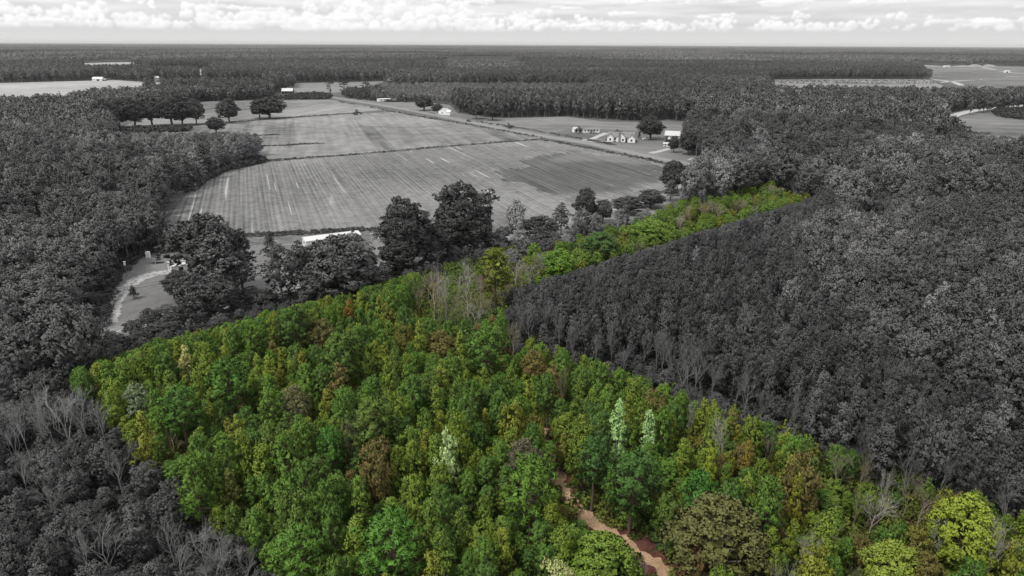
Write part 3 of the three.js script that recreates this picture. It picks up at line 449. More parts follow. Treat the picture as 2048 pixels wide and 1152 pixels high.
pick(362, 540, { foot: 600, w: 60, ...GT(0.080, 'short bushy tree before the left end of the white home', 'broad', 'yard_tree') });
pick(545, 463, { foot: 530, w: 44, ...GT(0.060, 'small dark evergreen behind the lawn gap', 'gum', 'yard_tree') });
pick(565, 487, { foot: 605, w: 96, ...GT(0.086, 'leafy tree left of the long white roof', 'gum', 'yard_tree') });
pick(605, 482, { foot: 590, w: 66, ...GT(0.066, 'narrow dark evergreen at the end of the long white roof', 'gum', 'yard_tree') });
pick(696, 470, { foot: 606, w: 150, ...GT(0.099, 'wide round oak in front of the long white roof') });
pick(640, 530, { foot: 606, w: 80, ...GT(0.080, 'lower round tree leaning on the wide oak', 'broad', 'yard_tree') });
pick(646, 482, { foot: 575, w: 90, ...GT(0.068, 'low leafy tree before the left end of the long white roof', 'broad', 'yard_tree') });
pick(735, 520, { foot: 590, w: 66, ...GT(0.073, 'round tree on the right flank of the wide oak', 'broad', 'yard_tree') });
pick(708, 462, { foot: 500, w: 30, ...GT(0.066, 'dark shrub tree against the long white roof', 'broad', 'yard_tree') });
pick(812, 396, { foot: 538, w: 112, ...GT(0.053, 'dense dark peaked tree clad in vines beside the crop field') });
pick(850, 440, { foot: 530, w: 90, ...GT(0.053, 'dark vine-clad tree between the two tallest field-edge trees', 'broad') });
pick(800, 470, { foot: 548, w: 90, ...GT(0.055, 'low dark vine-clad tree beside the lawn', 'broad') });
pick(922, 368, { foot: 500, w: 118, ...GT(0.051, 'great dark round tree at the near edge of the crop field') });
pick(895, 440, { foot: 510, w: 84, ...GT(0.053, 'dark undergrowth tree at the foot of the great round tree', 'broad') });
pick(950, 425, { foot: 505, w: 74, ...GT(0.055, 'dark tree next to the lone tall pine', 'broad') });
pick(989, 378, { foot: 474, footX: 982, w: 52, ...GT(0.066, 'lone tall pine with a bare stem and flat crown', 'lone', 'lone_pine_tree') });
pick(1080, 432, { foot: 495, w: 78, ...GT(0.066, 'low dark round tree on the crop field corner', 'broad') });
pick(1122, 406, { foot: 470, w: 46, ...GT(0.080, 'open-crowned small tree at the crop field edge', 'gum') });
pick(1169, 377, { foot: 448, w: 48, ...GT(0.055, 'dark upright tree at the crop field edge', 'broad') });
pick(1205, 400, { foot: 446, w: 44, ...GT(0.080, 'grey shrub tree right of the dark upright tree', 'broad') });
pick(1345, 322, { foot: 385, w: 56, ...GT(0.055, 'dark leafy tree at the corner of crop field and road') });
pick(1390, 336, { foot: 392, w: 38, ...GT(0.060, 'spindly dark tree next to the road junction', 'broad') });
pick(1432, 334, { foot: 378, w: 60, ...GT(0.066, 'spreading grey tree at the road junction') });
pick(1340, 360, { foot: 402, w: 50, ...GT(0.106, 'pale grey shrub tree below the corner tree', 'gum') });
pick(1300, 380, { foot: 415, w: 60, ...GT(0.073, 'grey round shrub tree at the field end', 'broad') });
pick(1255, 393, { foot: 428, w: 66, ...GT(0.073, 'low grey thicket tree along the field end', 'broad') });
pick(1300, 232, { foot: 279, w: 52, ...GT(0.053, 'single large dark tree behind the white gabled house') });
pick(1347, 272, { foot: 305, w: 24, ...GT(0.060, 'small dark tree in front of the old barn', 'broad') });
pick(1376, 262, { foot: 310, w: 40, ...GT(0.060, 'big dark tree at the wood edge beside the old barn') });
pick(1278, 264, { foot: 279, w: 9, ...GT(0.066, 'small conical evergreen beside the single large tree', 'gum') });
pick(540, 195, { foot: 237, w: 64, ...GT(0.055, 'dark double-stemmed tree standing alone in the hay field') });
pick(520, 200, { foot: 237, w: 40, ...GT(0.055, 'left half of the dark pair of trees in the hay field', 'broad') });
pick(460, 197, { foot: 246, w: 46, ...GT(0.066, 'dark tree on the ditch line of the hay field', 'broad') });
pick(432, 234, { foot: 266, w: 38, ...GT(0.053, 'round dark bush on the stubble field', 'broad') });
pick(393, 197, { foot: 249, w: 36, ...GT(0.066, 'slim forked tree at the end of the tree row', 'broad') });
for (const [x, y, f, w, v] of [[345, 192, 252, 62, 0.055], [305, 190, 252, 50, 0.08], [270, 196, 255, 50, 0.055], [240, 194, 256, 56, 0.07], [365, 200, 250, 40, 0.06], [215, 198, 262, 50, 0.06]]) pick(x, y, { foot: f, w, ...G('hedgerow_tree', 'broad', [v, v, v], 'grey', 'tall tree in the row between stubble field and hay field', 'tree', 'row of trees between the two left fields') });
for (const [x, y, f, w] of [[662, 160, 191, 22], [691, 161, 196, 24], [735, 162, 199, 24], [755, 168, 201, 22]]) pick(x, y, { foot: f, w, ...G('roadside_pine_tree', 'lone', [0.06, 0.06, 0.06], 'grey', 'tall thin pine beside the far end of the straight road', 'pine tree', 'tall pines beside the straight road') });
pick(848, 190, { foot: 221, w: 38, ...GT(0.066, 'bushy roadside tree left of the small white house') });
pick(875, 207, { foot: 227, w: 22, ...GT(0.060, 'small dark tree just left of the small white house', 'broad') });
pick(953, 205, { foot: 238, w: 30, ...GT(0.066, 'ragged tree beside the straight road and a utility pole', 'broad') });
pick(985, 208, { foot: 241, w: 36, ...GT(0.066, 'dark tree at the left end of the pale grass field', 'broad') });
pick(1158, 252, { foot: 267, w: 18, ...GT(0.040, 'round black-looking shrub beside the white mobile home', 'bush', 'round_shrub'), category: 'shrub' });
pick(1216, 273, { foot: 283, w: 10, ...GT(0.047, 'small clipped dark tree at the gable of the white house', 'bush', 'round_shrub'), category: 'shrub' });
pick(1237, 259, { foot: 267, w: 17, ...GT(0.047, 'dark shrub behind the white gabled house', 'bush', 'round_shrub'), category: 'shrub' });
pick(1262, 266, { foot: 279, w: 14, ...GT(0.047, 'dark shrub beside the right gable of the white house', 'bush', 'round_shrub'), category: 'shrub' });
pick(715, 219, { foot: 230, w: 20, ...GT(0.066, 'round bush on the ditch between the fields', 'bush', 'round_shrub'), category: 'shrub' });
pick(1020, 246, { foot: 258, w: 18, ...GT(0.093, 'grey weedy bush on the road verge', 'bush', 'round_shrub'), category: 'shrub' });
pick(262, 572, { foot: 598, footX: 268, w: 24, ...GT(0.047, 'dark upright cypress shrub alone on the lawn beside the drive', 'gum', 'cypress_shrub'), category: 'shrub' });
for (const [x, y, f, w, v] of [[305, 615, 655, 50, 0.055], [340, 612, 650, 60, 0.075], [270, 640, 672, 44, 0.05], [375, 600, 640, 44, 0.06], [230, 670, 695, 44, 0.05], [420, 600, 632, 40, 0.06], [500, 575, 608, 44, 0.06], [530, 580, 612, 50, 0.07], [330, 640, 668, 56, 0.07]]) pick(x, y, { foot: f, w, ...G('roadside_shrub', 'broad', [v, v, v], 'grey', 'dark roadside shrub between the lawn and the side road', 'shrub', 'shrubs along the lawn side of the side road') });

// --- the woods filled in between
const junction = [road1, road2, road3].map((l) => l);
const parcelAt = (x, y, z) => { const [a, b] = pixel(x, y, z); return inside(PARCEL, a, b); };
const RIGHT_DARK = [[1003, 580], [1645, 383], [1720, 395], [1570, 470], [1640, 560], [1760, 680], [1900, 760], [2300, 960], [2700, 1237], [985, 642], [1030, 622]];
function stand(px, py) {
  if (inside(PARCEL, px, py)) {
    if (px > 1040 && py < 560) return { id: 'strip', sp: 3.0, h: [4, 7.5], w: [2.6, 5], mix: [['broad', 0.62], ['gum', 0.2], ['pine', 0.06], ['bare', 0.12]] };
    if (px > 830 && px < 1080 && py > 470 && py < 680) return { id: 'waist', sp: 5, h: [2.5, 5], w: [3, 4.6], mix: [['broad', 0.5], ['gum', 0.35], ['bare', 0.15]] };
    const rightSide = sstep(px + (py - 800) * 0.5, 1100, 1600);
    return { id: 'green', sp: 2.45, h: [5, 12.5], w: [2.0, 4.9], mix: [['pine', lerp(0.5, 0.2, rightSide)], ['gum', lerp(0.34, 0.46, rightSide)], ['broad', lerp(0.15, 0.3, rightSide)], ['bare', lerp(0.01, 0.04, rightSide)]] };
  }
  if (px > 195 && px < 560 && py > 560 && py < 720) return { id: 'verge', sp: 3.6, h: [1.8, 4], w: [2.5, 4.5], v: [0.064, 0.122], mix: [['broad', 0.8], ['gum', 0.2]] };
  if (px < 122 + (py - 735) * 1.07 && py > 700) return { id: 'scrub', sp: 2.9, h: [3.5, 8], w: [3, 5.2], v: [0.066, 0.133], mix: [['broad', 0.7], ['gum', 0.22], ['bare', 0.08]] };
  if (inside(RIGHT_DARK, px, py)) return { id: 'dark', sp: 2.9, h: [7.5, 12], w: [2.7, 5.6], v: [0.064, 0.128], mix: [['broad', 0.4], ['gum', 0.42], ['pine', 0.15], ['bare', 0.03]], paleShare: 0.05 };
  if (px > 1000 && py > 395) return { id: 'pale', sp: 4.2, h: [10, 15], w: [5, 8.4], v: [0.078, 0.17], mix: [['broad', 0.65], ['gum', 0.35]], paleShare: 0.16 };
  if (px > 1380 && py > 172) return { id: 'big wood', sp: 6.6, h: [12, 20], w: [7.5, 14], v: [0.064, 0.168], mix: [['broad', 0.85], ['pine', 0.15]], paleShare: 0.13 };
  if (px < 565 && py > 182) { const paleKinds = px > 150 && px < 520 && py > 262 && py < 410; return { id: 'left wood', sp: 5.3, h: [12, 18], w: [6, 11.5], v: [0.08, 0.155], mix: [['broad', 0.6], ['gum', 0.3], ['pine', 0.1]], paleShare: paleKinds ? 0.28 : 0.07 }; }   // pale-leaved kinds grow more often beside the field
  if (px > 560 && px < 1390 && py > 330) return { id: 'verge', sp: 4.2, h: [2.5, 5.5], w: [3, 6], v: [0.066, 0.133], mix: [['broad', 0.8], ['gum', 0.2]] };
  if (px > 1530 && py > 158) return { id: 'pines', sp: 4.6, h: [12, 15], w: [4.5, 6], v: [0.103, 0.161], mix: [['pine', 1]] };
  if (px > 684 && px < 742 && py > 158 && py < 205) return { id: 'plantation', sp: 5, h: [4, 8], w: [4, 6], v: [0.074, 0.133], mix: [['broad', 0.5], ['pine', 0.5]] };
  if (px > 740 && px < 1180 && py > 163 && py < 192) return { id: 'plantation', sp: 5.4, h: [7, 10], w: [4.4, 6], v: [0.161, 0.286], mix: [['pine', 1]] };
  return { id: 'far wood', sp: 5.6, h: [15, 20], w: [6.5, 9], v: [0.081, 0.152], mix: [['pine', 0.6], ['broad', 0.4]], paleShare: 0.03 };
}
const R0 = rng(4242);
const cellOf = new Map(), CS = 4;
const addCell = (t) => { const k = Math.floor(t.x / CS) * 100003 + Math.floor(t.z / CS); if (!cellOf.has(k)) cellOf.set(k, []); cellOf.get(k).push(t); };
const crowded = (x, z, need) => { const a = Math.floor(x / CS), b = Math.floor(z / CS), n = Math.ceil(need / CS) + 1; for (let i = a - n; i <= a + n; i++) for (let j = b - n; j <= b + n; j++) { const l = cellOf.get(i * 100003 + j); if (l) for (const t of l) { const d = Math.hypot(t.x - x, t.z - z); if (d < Math.max(need, t.hero && t.kind !== 'bare' ? t.r * 0.75 : 0)) return true; } } return false; };
heroes.forEach(addCell);
for (const h of heroes) { const q = pixel(h.x, h.h * 0.72, h.z), top = pixel(h.x, h.h, h.z), foot = pixel(h.x, h.h * 0.35, h.z); h.scr = [q[0], q[1], q[2], h.w * FPX / q[2] * 0.42, top[1], foot[1]]; }
/* does a tree here stand in front of one that the photo shows clear? */
const hides = (x, z, h, w) => { const t = pixel(x, h, z), b = pixel(x, 0, z), wp = w * FPX / t[2] * 0.5; for (const q of heroes) { const s = q.scr; if (t[2] < s[2] - 1 && Math.abs(t[0] - s[0]) < wp + s[3] * 0.5 && t[1] < lerp(s[4], s[5], q.kind === 'bare' ? 0.85 : 0.6) && b[1] > s[4]) return true; } return false; };
const VIEWS = [[1826, 229, 240, 10, 560], [576, 178, 190, 14, 860], [776, 195, 206, 24, 740], [888, 216, 230, 20, 620], [197, 156, 162, 10, 1200], [314, 156, 164, 6, 1180], [1345, 264, 290, 22, 420], [1240, 262, 286, 34, 420], [640, 168, 180, 50, 900], [780, 164, 168, 50, 960], [1700, 160, 170, 150, 1150], [1930, 132, 172, 110, 1050], [2000, 215, 262, 50, 480], [1960, 216, 232, 60, 600], [60, 168, 185, 80, 1000], [225, 163, 172, 60, 1000], [225, 125, 129, 60, 1700], [400, 150, 156, 3, 1400]];
const blocks_ = (x, z, h, w) => { const t = pixel(x, h, z), b = pixel(x, 0, z), wp = w * FPX / t[2] * 0.5; for (const [cx, y0, y1, hw, dep] of VIEWS) if (t[2] < dep && Math.abs(t[0] - cx) < hw + wp * 0.6 && t[1] < y1 - 2 && b[1] > y0) return true; return false; };
const trackHide = (x, z, h) => { for (let k = 1; k <= 4; k++) { const t = h * k / 4.6, f = CAM_H / (CAM_H - t), gx = x * f, gz = z * f; if (segd(gx, gz, track) < 1.4 && Math.hypot(gx, gz) < 86 && Math.hypot(gx, gz) > 68) return true; } return false; };
function fill(r0, r1, attempts, sparse) {
  for (let k = 0; k < attempts; k++) {
    const ra = R0(), d = Math.sqrt(lerp(r0 * r0, r1 * r1, R0())), a = (ra - 0.5) * 2 * (0.77 + 15 / d), x = Math.sin(a) * d, z = -Math.cos(a) * d, q = R0(), q2 = R0(), q3 = R0(), q4 = R0();
    if (isOpen(x, z)) continue;
    const guess = pixel(x, 8, z), s = stand(guess[0], guess[1]);
    const near = road1.length && Math.min(segd(x, z, road2) - 4.6, segd(x, z, road1) - 7, segd(x, z, road3) - 8, d < 200 ? segd(x, z, track) - (d > 100 ? 0.9 : 1.5) : 9); if (near < 0) continue;
    const lift = 0.78 + 0.44 * fbm(x * 0.03 + 11, z * 0.03, 2);
    let h = lerp(s.h[0], s.h[1], q) * lift, w = lerp(s.w[0], s.w[1], 0.5 * q + 0.5 * q2);
    let st = s;
    // colour and height follow from which wood the crown belongs to
    const crownPx = pixel(x, h * 0.75, z); st = stand(crownPx[0], crownPx[1]);
    if (st.id !== s.id) { h = lerp(st.h[0], st.h[1], q) * lift; w = lerp(st.w[0], st.w[1], 0.5 * q + 0.5 * q2); }
    const green = st.v === undefined;
    if (st.id === 'left wood') { const tp = pixel(x, h, z); if (tp[0] > 222 && tp[0] < 535 && tp[1] < 262) continue; }
    if (green) { let n = 0; while (n++ < 8 && !parcelAt(x, h * 1.0, z)) h *= 0.87; if (h < 2.5 || !parcelAt(x, h * 0.6, z)) continue; w = clamp(w, h * 0.36, h * 0.75); }
    else if (parcelAt(x, h * 0.55, z) && parcelAt(x, h * 0.3, z)) { const b = pixel(x, h * 0.5, z); if (b[1] > 700) continue; }
    if (!green) { let n = 0; while (n++ < 9 && (parcelAt(x, h, z) || parcelAt(x, h * 0.85, z))) h *= 0.88; if (h < 2.2) continue; w = Math.min(w, h * 0.85); const m = w * 0.42; if (d < 320 && (isOpen(x + m, z) || isOpen(x - m, z) || isOpen(x, z - m * 0.6))) continue; }
    if (crowded(x, z, st.sp * sparse * (0.8 + 0.35 * q4))) continue;
    if (d > 330 && blocks_(x, z, h, w)) { if (blocks_(x, z, h * 0.62, w)) continue; h *= 0.62; }
    if (d < 260 && hides(x, z, h, w)) { h *= 0.5; w *= 0.75; if (hides(x, z, h, w)) continue; }
    if (d < 110 && trackHide(x, z, h)) { if (trackHide(x, z, 3.2)) continue; h = 3.4; w = 2.4; }
    let c = q3, kind = st.mix[0][0]; for (const [m, p] of st.mix) { kind = m; if ((c -= p) < 0) break; }
    const t = { x, z, h, w, kind, stand: st.id, green, r: w / 2, d };
    if (kind === 'bare') { t.tint = green ? [0.26, 0.24, 0.19] : [0.24, 0.24, 0.24]; t.bark = green ? (q2 < 0.5 ? 'pale' : 'olive') : q2 < 0.4 ? 'paleGrey' : 'midGrey'; t.tintIndex = 0; trees.push(t); addCell(t); continue; }
    if (green) { const L = TINTS[kind], n = fbm(x * 0.055 + 3, z * 0.055, 2), i = clamp(Math.floor((0.55 * n + 0.45 * q4) * 1.5 * L.length - L.length * 0.25), 0, L.length - 1); t.tintIndex = i; t.tint = L[i]; const rs = sstep(crownPx[0], 1150, 1700); if (kind !== 'pine' && q2 < 0.2 * rs + 0.04) { t.tint = [0.205, 0.23, 0.02]; t.tintIndex = 5; } else if (kind !== 'pine' && q2 > 0.96 - 0.1 * rs) { t.tint = [0.155, 0.125, 0.03]; t.tintIndex = 6; } if (st.id === 'strip' && q2 > 0.5) { t.tint = [0.135, 0.225, 0.024]; t.tintIndex = 7; } t.bark = 'brown'; }
    else { const n = fbm(x * 0.014 + 30, z * 0.014, 3); let v = lerp(st.v[0], st.v[1], clamp(0.85 * q4 + 1.3 * (n - 0.4), 0, 1)); if (st.paleShare && q2 < st.paleShare * (n > 0.52 ? 2 : 0.5)) { v *= 1.8; t.pale = true; } t.tint = [v, v, v]; t.v = v; t.bark = 'grey'; }
    trees.push(t); addCell(t);
  }
}
fill(38, 150, 76000, 1);
fill(150, 300, 60000, 1);
fill(300, 520, 60000, 1.05);
console.log('near trees', trees.length);

// --- which of them are things of their own
const toneWord = { pine: ['mid-green', 'deep green', 'bright green', 'blue-green', 'yellowish green'], gum: ['olive-green', 'leaf-green', 'yellow-olive', 'dull green', 'bronze-olive', 'golden green', 'brown-tinged', 'fresh green'], bare: ['grey'], broad: ['dark leafy green', 'leaf-green', 'deep green', 'light green', 'brownish olive', 'golden green', 'rusty brown', 'fresh green'] };
const kindWord = { pine: 'pine', gum: 'pointed sapling', broad: 'rounded tree', bare: 'leafless tree' };
function placeWord(t) {
  const [px, py] = pixel(t.x, t.h * 0.7, t.z);
  if (t.stand === 'strip') return px > 1300 ? 'at the far end of the narrow green strip' : 'in the narrow green strip';
  if (t.stand === 'waist') return 'among the dead grey trees';
  if (t.green) {
    if (segd(t.x, t.z, track) < 7) return t.d < 105 ? 'beside the sandy track' : 'beside the red soil of the overgrown track';
    let best = null, bd = 9; for (const q of heroes) if (q.label && q.green === undefined && q.kind !== 'bare' && /silver|oak|yellow/.test(q.name)) { const d = Math.hypot(q.x - t.x, q.z - t.z); if (d < bd) { bd = d; best = q; } }
    if (best) return 'near the ' + best.label.split(' ').slice(0, 5).join(' ').replace(/[,]/g, '').replace(/ (with|in|at|by|above|among|standing|beside|of|left|between|rising|hiding|and|amid|larger)$/, '');
    if (735 - (px - 122) * 0.272 > py - 75 && px < 1000) return 'along the roadside edge of the green woodland';
    if (px < 150 + (py - 735) * 1.07 + 90) return 'at the edge facing the dark scrub';
    if (px > 1000 && py < 760 + (px - 1100) * 0.347) return 'at the edge facing the dark grey wood';
    return segd(t.x, t.z, track) < 22 ? 'a little way off the sandy track' : 'deep in the green woodland';
  }
  return { scrub: 'in the dark scrub with bare trees', dark: 'in the dense dark grey wood', pale: 'in the paler wood beyond the dark one', 'big wood': 'in the tall wood across the road', 'left wood': px > 250 && py > 240 ? 'in the wood beside the crop field' : px < 150 && py > 500 ? 'in the wood beside the drive' : 'in the tall wood left of the fields', verge: 'on the verge of the side road' }[t.stand] ?? 'in the wood behind the fields';
}
const nameOf = (t) => t.name ?? (t.green ? { pine: 'pine_tree', gum: 'sapling_tree', broad: 'broadleaf_tree', bare: 'bare_tree' }[t.kind] : { scrub: 'scrub_tree', dark: 'dark_wood_tree', pale: 'pale_wood_tree', 'left wood': 'left_wood_tree', 'big wood': 'tall_wood_tree', verge: 'verge_shrub' }[t.stand] ?? 'far_wood_tree');
const groupOf = (t) => t.green ? { pine: 'pines of the green woodland', gum: 'saplings of the green woodland', broad: 'round trees of the green woodland', bare: 'bare trees of the green woodland' }[t.kind] : 'trees ' + placeWord(t);
const byName = new Map();
for (const t of trees) { const [px, py, dep] = pixel(t.x, t.h * 0.8, t.z); t.seen = px > -30 && px < PW + 30 && py > -20 && py < PH + 40; t.size = t.seen ? t.w * FPX / dep : 0; t.n = nameOf(t); if (!byName.has(t.n)) byName.set(t.n, []); byName.get(t.n).push(t); }
const scraps = [];
const LIMIT = { pine_tree: 290, sapling_tree: 290, broadleaf_tree: 290, dark_wood_tree: 290, scrub_tree: 200, pale_wood_tree: 260, left_wood_tree: 280, tall_wood_tree: 160, verge_shrub: 60, far_wood_tree: 0 };
const R1 = rng(99);
for (const [n, list] of byName) {
  list.sort((a, b) => (b.hero ? 1e6 : 0) + b.size - (a.hero ? 1e6 : 0) - a.size);
  const max = LIMIT[n] ?? 400; let made = 0;
  for (const t of list) {
    const set = SHAPES[t.hero && t.kind === 'broad' && t.w > 7 ? 'big' : t.kind], q = set[Math.floor(R1() * set.length)], s = t.w / 2 / q.rad * (t.hero ? 1.06 : 1), sy = t.h / q.top * (t.hero ? 1.03 : 1), turn = R1() * 6.283;
    t.q = q; t.sx = s; t.sy = sy; t.turn = turn; t.d ??= Math.hypot(t.x, t.z);
    if (!(t.hero || (made < max && t.size > 9))) { scraps.push(t); continue; }
    made++;
    const sizeWord = t.h > 11.3 ? 'tall ' : t.w < 3.3 ? 'small ' : '';
    const label = t.label ?? (t.green ? `${sizeWord}${toneWord[t.kind][t.tintIndex] ?? 'green'} ${kindWord[t.kind]} ${placeWord(t)}` : `${sizeWord}${t.pale ? 'pale' : t.v > 0.1 ? 'mid-grey' : t.v > 0.07 ? 'grey' : 'dark grey'} ${kindWord[t.kind]} ${placeWord(t)}`);
    const o = thing(n, label, t.category ?? (t.kind === 'pine' ? 'pine tree' : 'tree'), t.x, t.z, turn, t.group ?? (t.hero && t.name && /yard|field_tree|lone_pine_tree|cypress|round_shrub/.test(t.name) ? undefined : groupOf(t)));
    o.scale.set(s, sy, s);
    const low = t.d > 330 && LOW[t.kind] && !t.hero;
    mesh('trunk', q.trunk, bark[t.bark ?? 'grey'], o);
    mesh(t.kind === 'bare' ? 'branches' : 'crown', q.crown, t.kind === 'bare' ? bark[t.bark] : leafMat(t.v !== undefined ? greyTint(t.v) : t.tint), o);
  }
}
console.log('things', scene.children.length, 'left over', scraps.length);

// --- the rest of the trees, too many to count: one mass each
const massMat = new THREE.MeshStandardMaterial({ color: 0xffffff, vertexColors: true, roughness: 0.8, side: THREE.DoubleSide });
const M4 = new THREE.Matrix4(), Q4 = new THREE.Quaternion(), UPV = V(0, 1, 0);
function mass(name, list, label, partName = 'trees') {
  const g = new THREE.Group(); g.name = name; g.userData = { kind: 'stuff', label }; scene.add(g);
  const by = new Map(); for (const t of list) { if (!by.has(t.geo)) by.set(t.geo, []); by.get(t.geo).push(t); }
  for (const [geo, l] of by) {
    const im = shadows(new THREE.InstancedMesh(geo, massMat, l.length)); im.name = partName; im.userData.kind = 'stuff';
    l.forEach((t, i) => { Q4.setFromAxisAngle(UPV, t.turn); M4.compose(V(t.x, t.y ?? 0, t.z), Q4, V(t.sx, t.sy, t.sz ?? t.sx)); im.setMatrixAt(i, M4); im.setColorAt(i, lin(...t.tint)); });
    g.add(im);
  }
}
for (const t of scraps) t.geo = joined(t.q, t.green ? [0.9, 0.7, 1.6] : [1.4, 1.4, 1.4]);
mass('dense_woodland', scraps, 'mass of further trees filling the near woods');

// --- low growth under and between the trees
{
  const r = rng(515), list = [];
  for (let k = 0; k < 26000; k++) {
    const ra = r(), d = Math.sqrt(lerp(38 * 38, 260 * 260, r())), a = (ra - 0.5) * 2 * (0.77 + 15 / d), x = Math.sin(a) * d, z = -Math.cos(a) * d; const q = r(), q2 = r(), q3 = r(), turn = r() * 6.28;
    if (isOpen(x, z) || segd(x, z, road2) < 4.2 || segd(x, z, track) < (d < 110 ? 1.5 : 1.0)) continue;
    const s = 0.5 + 0.75 * q, green = parcelAt(x, s * 1.5, z), n = fbm(x * 0.08, z * 0.08, 3);
    if (d < 110 && segd(x, z, track) < 3 && q2 < 0.45) continue;
    const geo = SHAPES.bush[Math.floor(q2 * 3.99)]; const b = 0.75 + 0.5 * q3;
    list.push({ x, z, sx: s, sy: s * (0.7 + 0.5 * q3), turn, geo: joined(geo, [1, 1, 1]), tint: green ? (n > 0.52 ? [0.09 * b, 0.145 * b, 0.018 * b] : [0.125 * b, 0.155 * b, 0.018 * b]) : [0.07 * b, 0.07 * b, 0.07 * b] });
  }
  mass('undergrowth', list, 'low shrubs and vines under the trees', 'shrubs');
}
// --- weeds along ditches and road banks
{
  const r = rng(616), list = [], lines = [[[524, 322], [700, 309.5], [900, 292.5], [1085, 278]], [[250, 258], [420, 247.5], [560, 236.5], [716, 226]], [[455, 296], [560, 291], [640, 287]], [[440, 276], [560, 269]], [[1090, 280], [1180, 297], [1300, 320], [1395, 342]], [[862, 237], [980, 257], [1080, 275]], [[960, 244], [1060, 260], [1180, 281], [1230, 290]], [[676, 203], [780, 222], [860, 237]], [[330, 472], [520, 470], [640, 464], [770, 458]], [[520, 205], [560, 201], [655, 199]], [[1050, 442], [1000, 470], [900, 470]]].map((l) => smoothLine(land(l), 30));
  for (const [li, l] of lines.entries()) for (const [x0, z0] of l) for (let k = 0; k < 5; k++) { const s = 0.25 + 0.5 * r() * r(), x = x0 + (r() - 0.5) * 5, z = z0 + (r() - 0.5) * 5, v = 0.05 + 0.06 * r(); if (r() < 0.45 && li !== 8) continue; list.push({ x, z, sx: s * 1.5, sy: s * 0.8, turn: r() * 6.28, geo: leavesOnly(LOW.bush[Math.floor(r() * 2.99)]), tint: [v, v, v] }); }
  mass('ditch_weeds', list, 'dark weeds along the ditches and road banks', 'weeds');
}
// --- woods further off, tree by tree as far as they can be told apart
{
  const r = rng(717), list = [], low = {};
  const SPAN = 0.74; let d = 500;
  const put = (x, z, s, q, q2, q3) => {
    let c = q2, kind = 'pine'; for (const [m, p] of s.mix) { kind = m; if ((c -= p) < 0) break; }
    const set = LOW[kind], g = set[Math.floor(q3 * (set.length - 0.001))], h = lerp(s.h[0], s.h[1], q), w = lerp(s.w[0], s.w[1], q3), n = fbm(x * 0.006 + 80, z * 0.006, 3);
    let v = lerp(s.v[0], s.v[1], clamp(0.8 * hash(x * 3, z * 5) + 1.4 * (n - 0.4), 0, 1)); if (s.paleShare && hash(x * 7, z * 7) < s.paleShare * (n > 0.52 ? 2 : 0.6)) v *= 1.75;
    list.push({ x, z, sx: w / 2 / g.rad, sy: h / g.top, turn: q * 40, geo: joined(g, [1.3, 1.3, 1.3]), tint: [v, v, v] });
  };
  while (d < 2300) {
    const step = d < 1000 ? 5.2 : d < 1600 ? 6.4 : 7.6; const n = Math.floor(2 * SPAN * d / step);
    for (let k = 0; k < n; k++) {
      const a = -SPAN + 2 * SPAN * (k + r()) / n, dd = d + (r() - 0.5) * step * 1.5, x = Math.sin(a) * dd, z = -Math.cos(a) * dd, q = r(), q2 = r(), q3 = r();
      if (isOpen(x, z)) continue;
      const [px, py] = pixel(x, 9, z); if (segd(x, z, road1) < 8 || (px > 1700 && segd(x, z, road3) < 9)) continue;
      const s = stand(px, py); if (s.v === undefined || (s.id === 'left wood' && px > 222 && px < 535 && dd < 745)) continue;
      if (s.sp < step ? false : q3 * s.sp * s.sp > step * step * 1.25) continue;
      let low = 1; if (blocks_(x, z, s.h[1] * 0.95, s.w[0])) { low = 0.5; if (blocks_(x, z, s.h[1] * 0.5, s.w[0])) continue; }
      put(x, z, low < 1 ? { ...s, h: s.h.map((v) => v * low), w: s.w.map((v) => v * 0.75) } : s, q, q2, r());
    }
    d += step * 0.9;
  }
  console.log('further trees', list.length);
  mass('far_woods', list, 'dark woods spreading behind the fields');
  // shrubs in the young plantation and hedges
  const yb = [], yp = youngStand, bx = [Math.min(...yp.map((p) => p[0])), Math.max(...yp.map((p) => p[0])), Math.min(...yp.map((p) => p[1])), Math.max(...yp.map((p) => p[1]))];
  for (let k = 0; k < 5000; k++) { const x = lerp(bx[0], bx[1], r()), z = lerp(bx[2], bx[3], r()); if (!inside(yp, x, z)) continue; const v = 0.07 + 0.04 * r(); yb.push({ x, z, sx: 1.3, sy: 1.5, turn: r() * 6, geo: leavesOnly(LOW.bush[0]), tint: [v, v, v] }); }
  for (const [poly, n, v0, hh] of [[land([[592, 190], [640, 187], [664, 192], [660, 199], [570, 199], [540, 200]]), 500, 0.05, 2.4], [land([[1984, 226], [2000, 219], [2060, 221], [2200, 226], [2200, 248], [2048, 241], [2000, 234]]), 900, 0.045, 2.6], [land([[1546, 161], [1850, 160], [1900, 168], [1560, 168]]), 500, 0.09, 1], [land([[215, 262], [300, 258], [380, 255], [380, 262], [300, 270], [230, 272]]), 350, 0.05, 2.2], [land([[400, 345], [523, 318], [526, 326], [455, 341], [410, 362], [380, 390]]), 420, 0.055, 2.2], [land([[690, 196], [740, 196], [830, 200], [830, 205], [760, 204]]), 160, 0.05, 2]]) {
    const b = [Math.min(...poly.map((p) => p[0])), Math.max(...poly.map((p) => p[0])), Math.min(...poly.map((p) => p[1])), Math.max(...poly.map((p) => p[1]))];
    for (let k = 0, m = 0; m < n && k < 40000; k++) { const x = lerp(b[0], b[1], r()), z = lerp(b[2], b[3], r()); if (!inside(poly, x, z)) continue; m++; const s = hh * (0.5 + 0.7 * r()), v = v0 * (0.75 + 0.5 * r()); yb.push({ x, z, sx: s * 0.9, sy: s * 0.8, turn: r() * 6, geo: leavesOnly(LOW.bush[Math.floor(r() * 2.99)]), tint: [v, v, v] }); }
  }
  mass('hedge_growth', yb, 'dark hedges and young growth among the fields', 'shrubs');
}
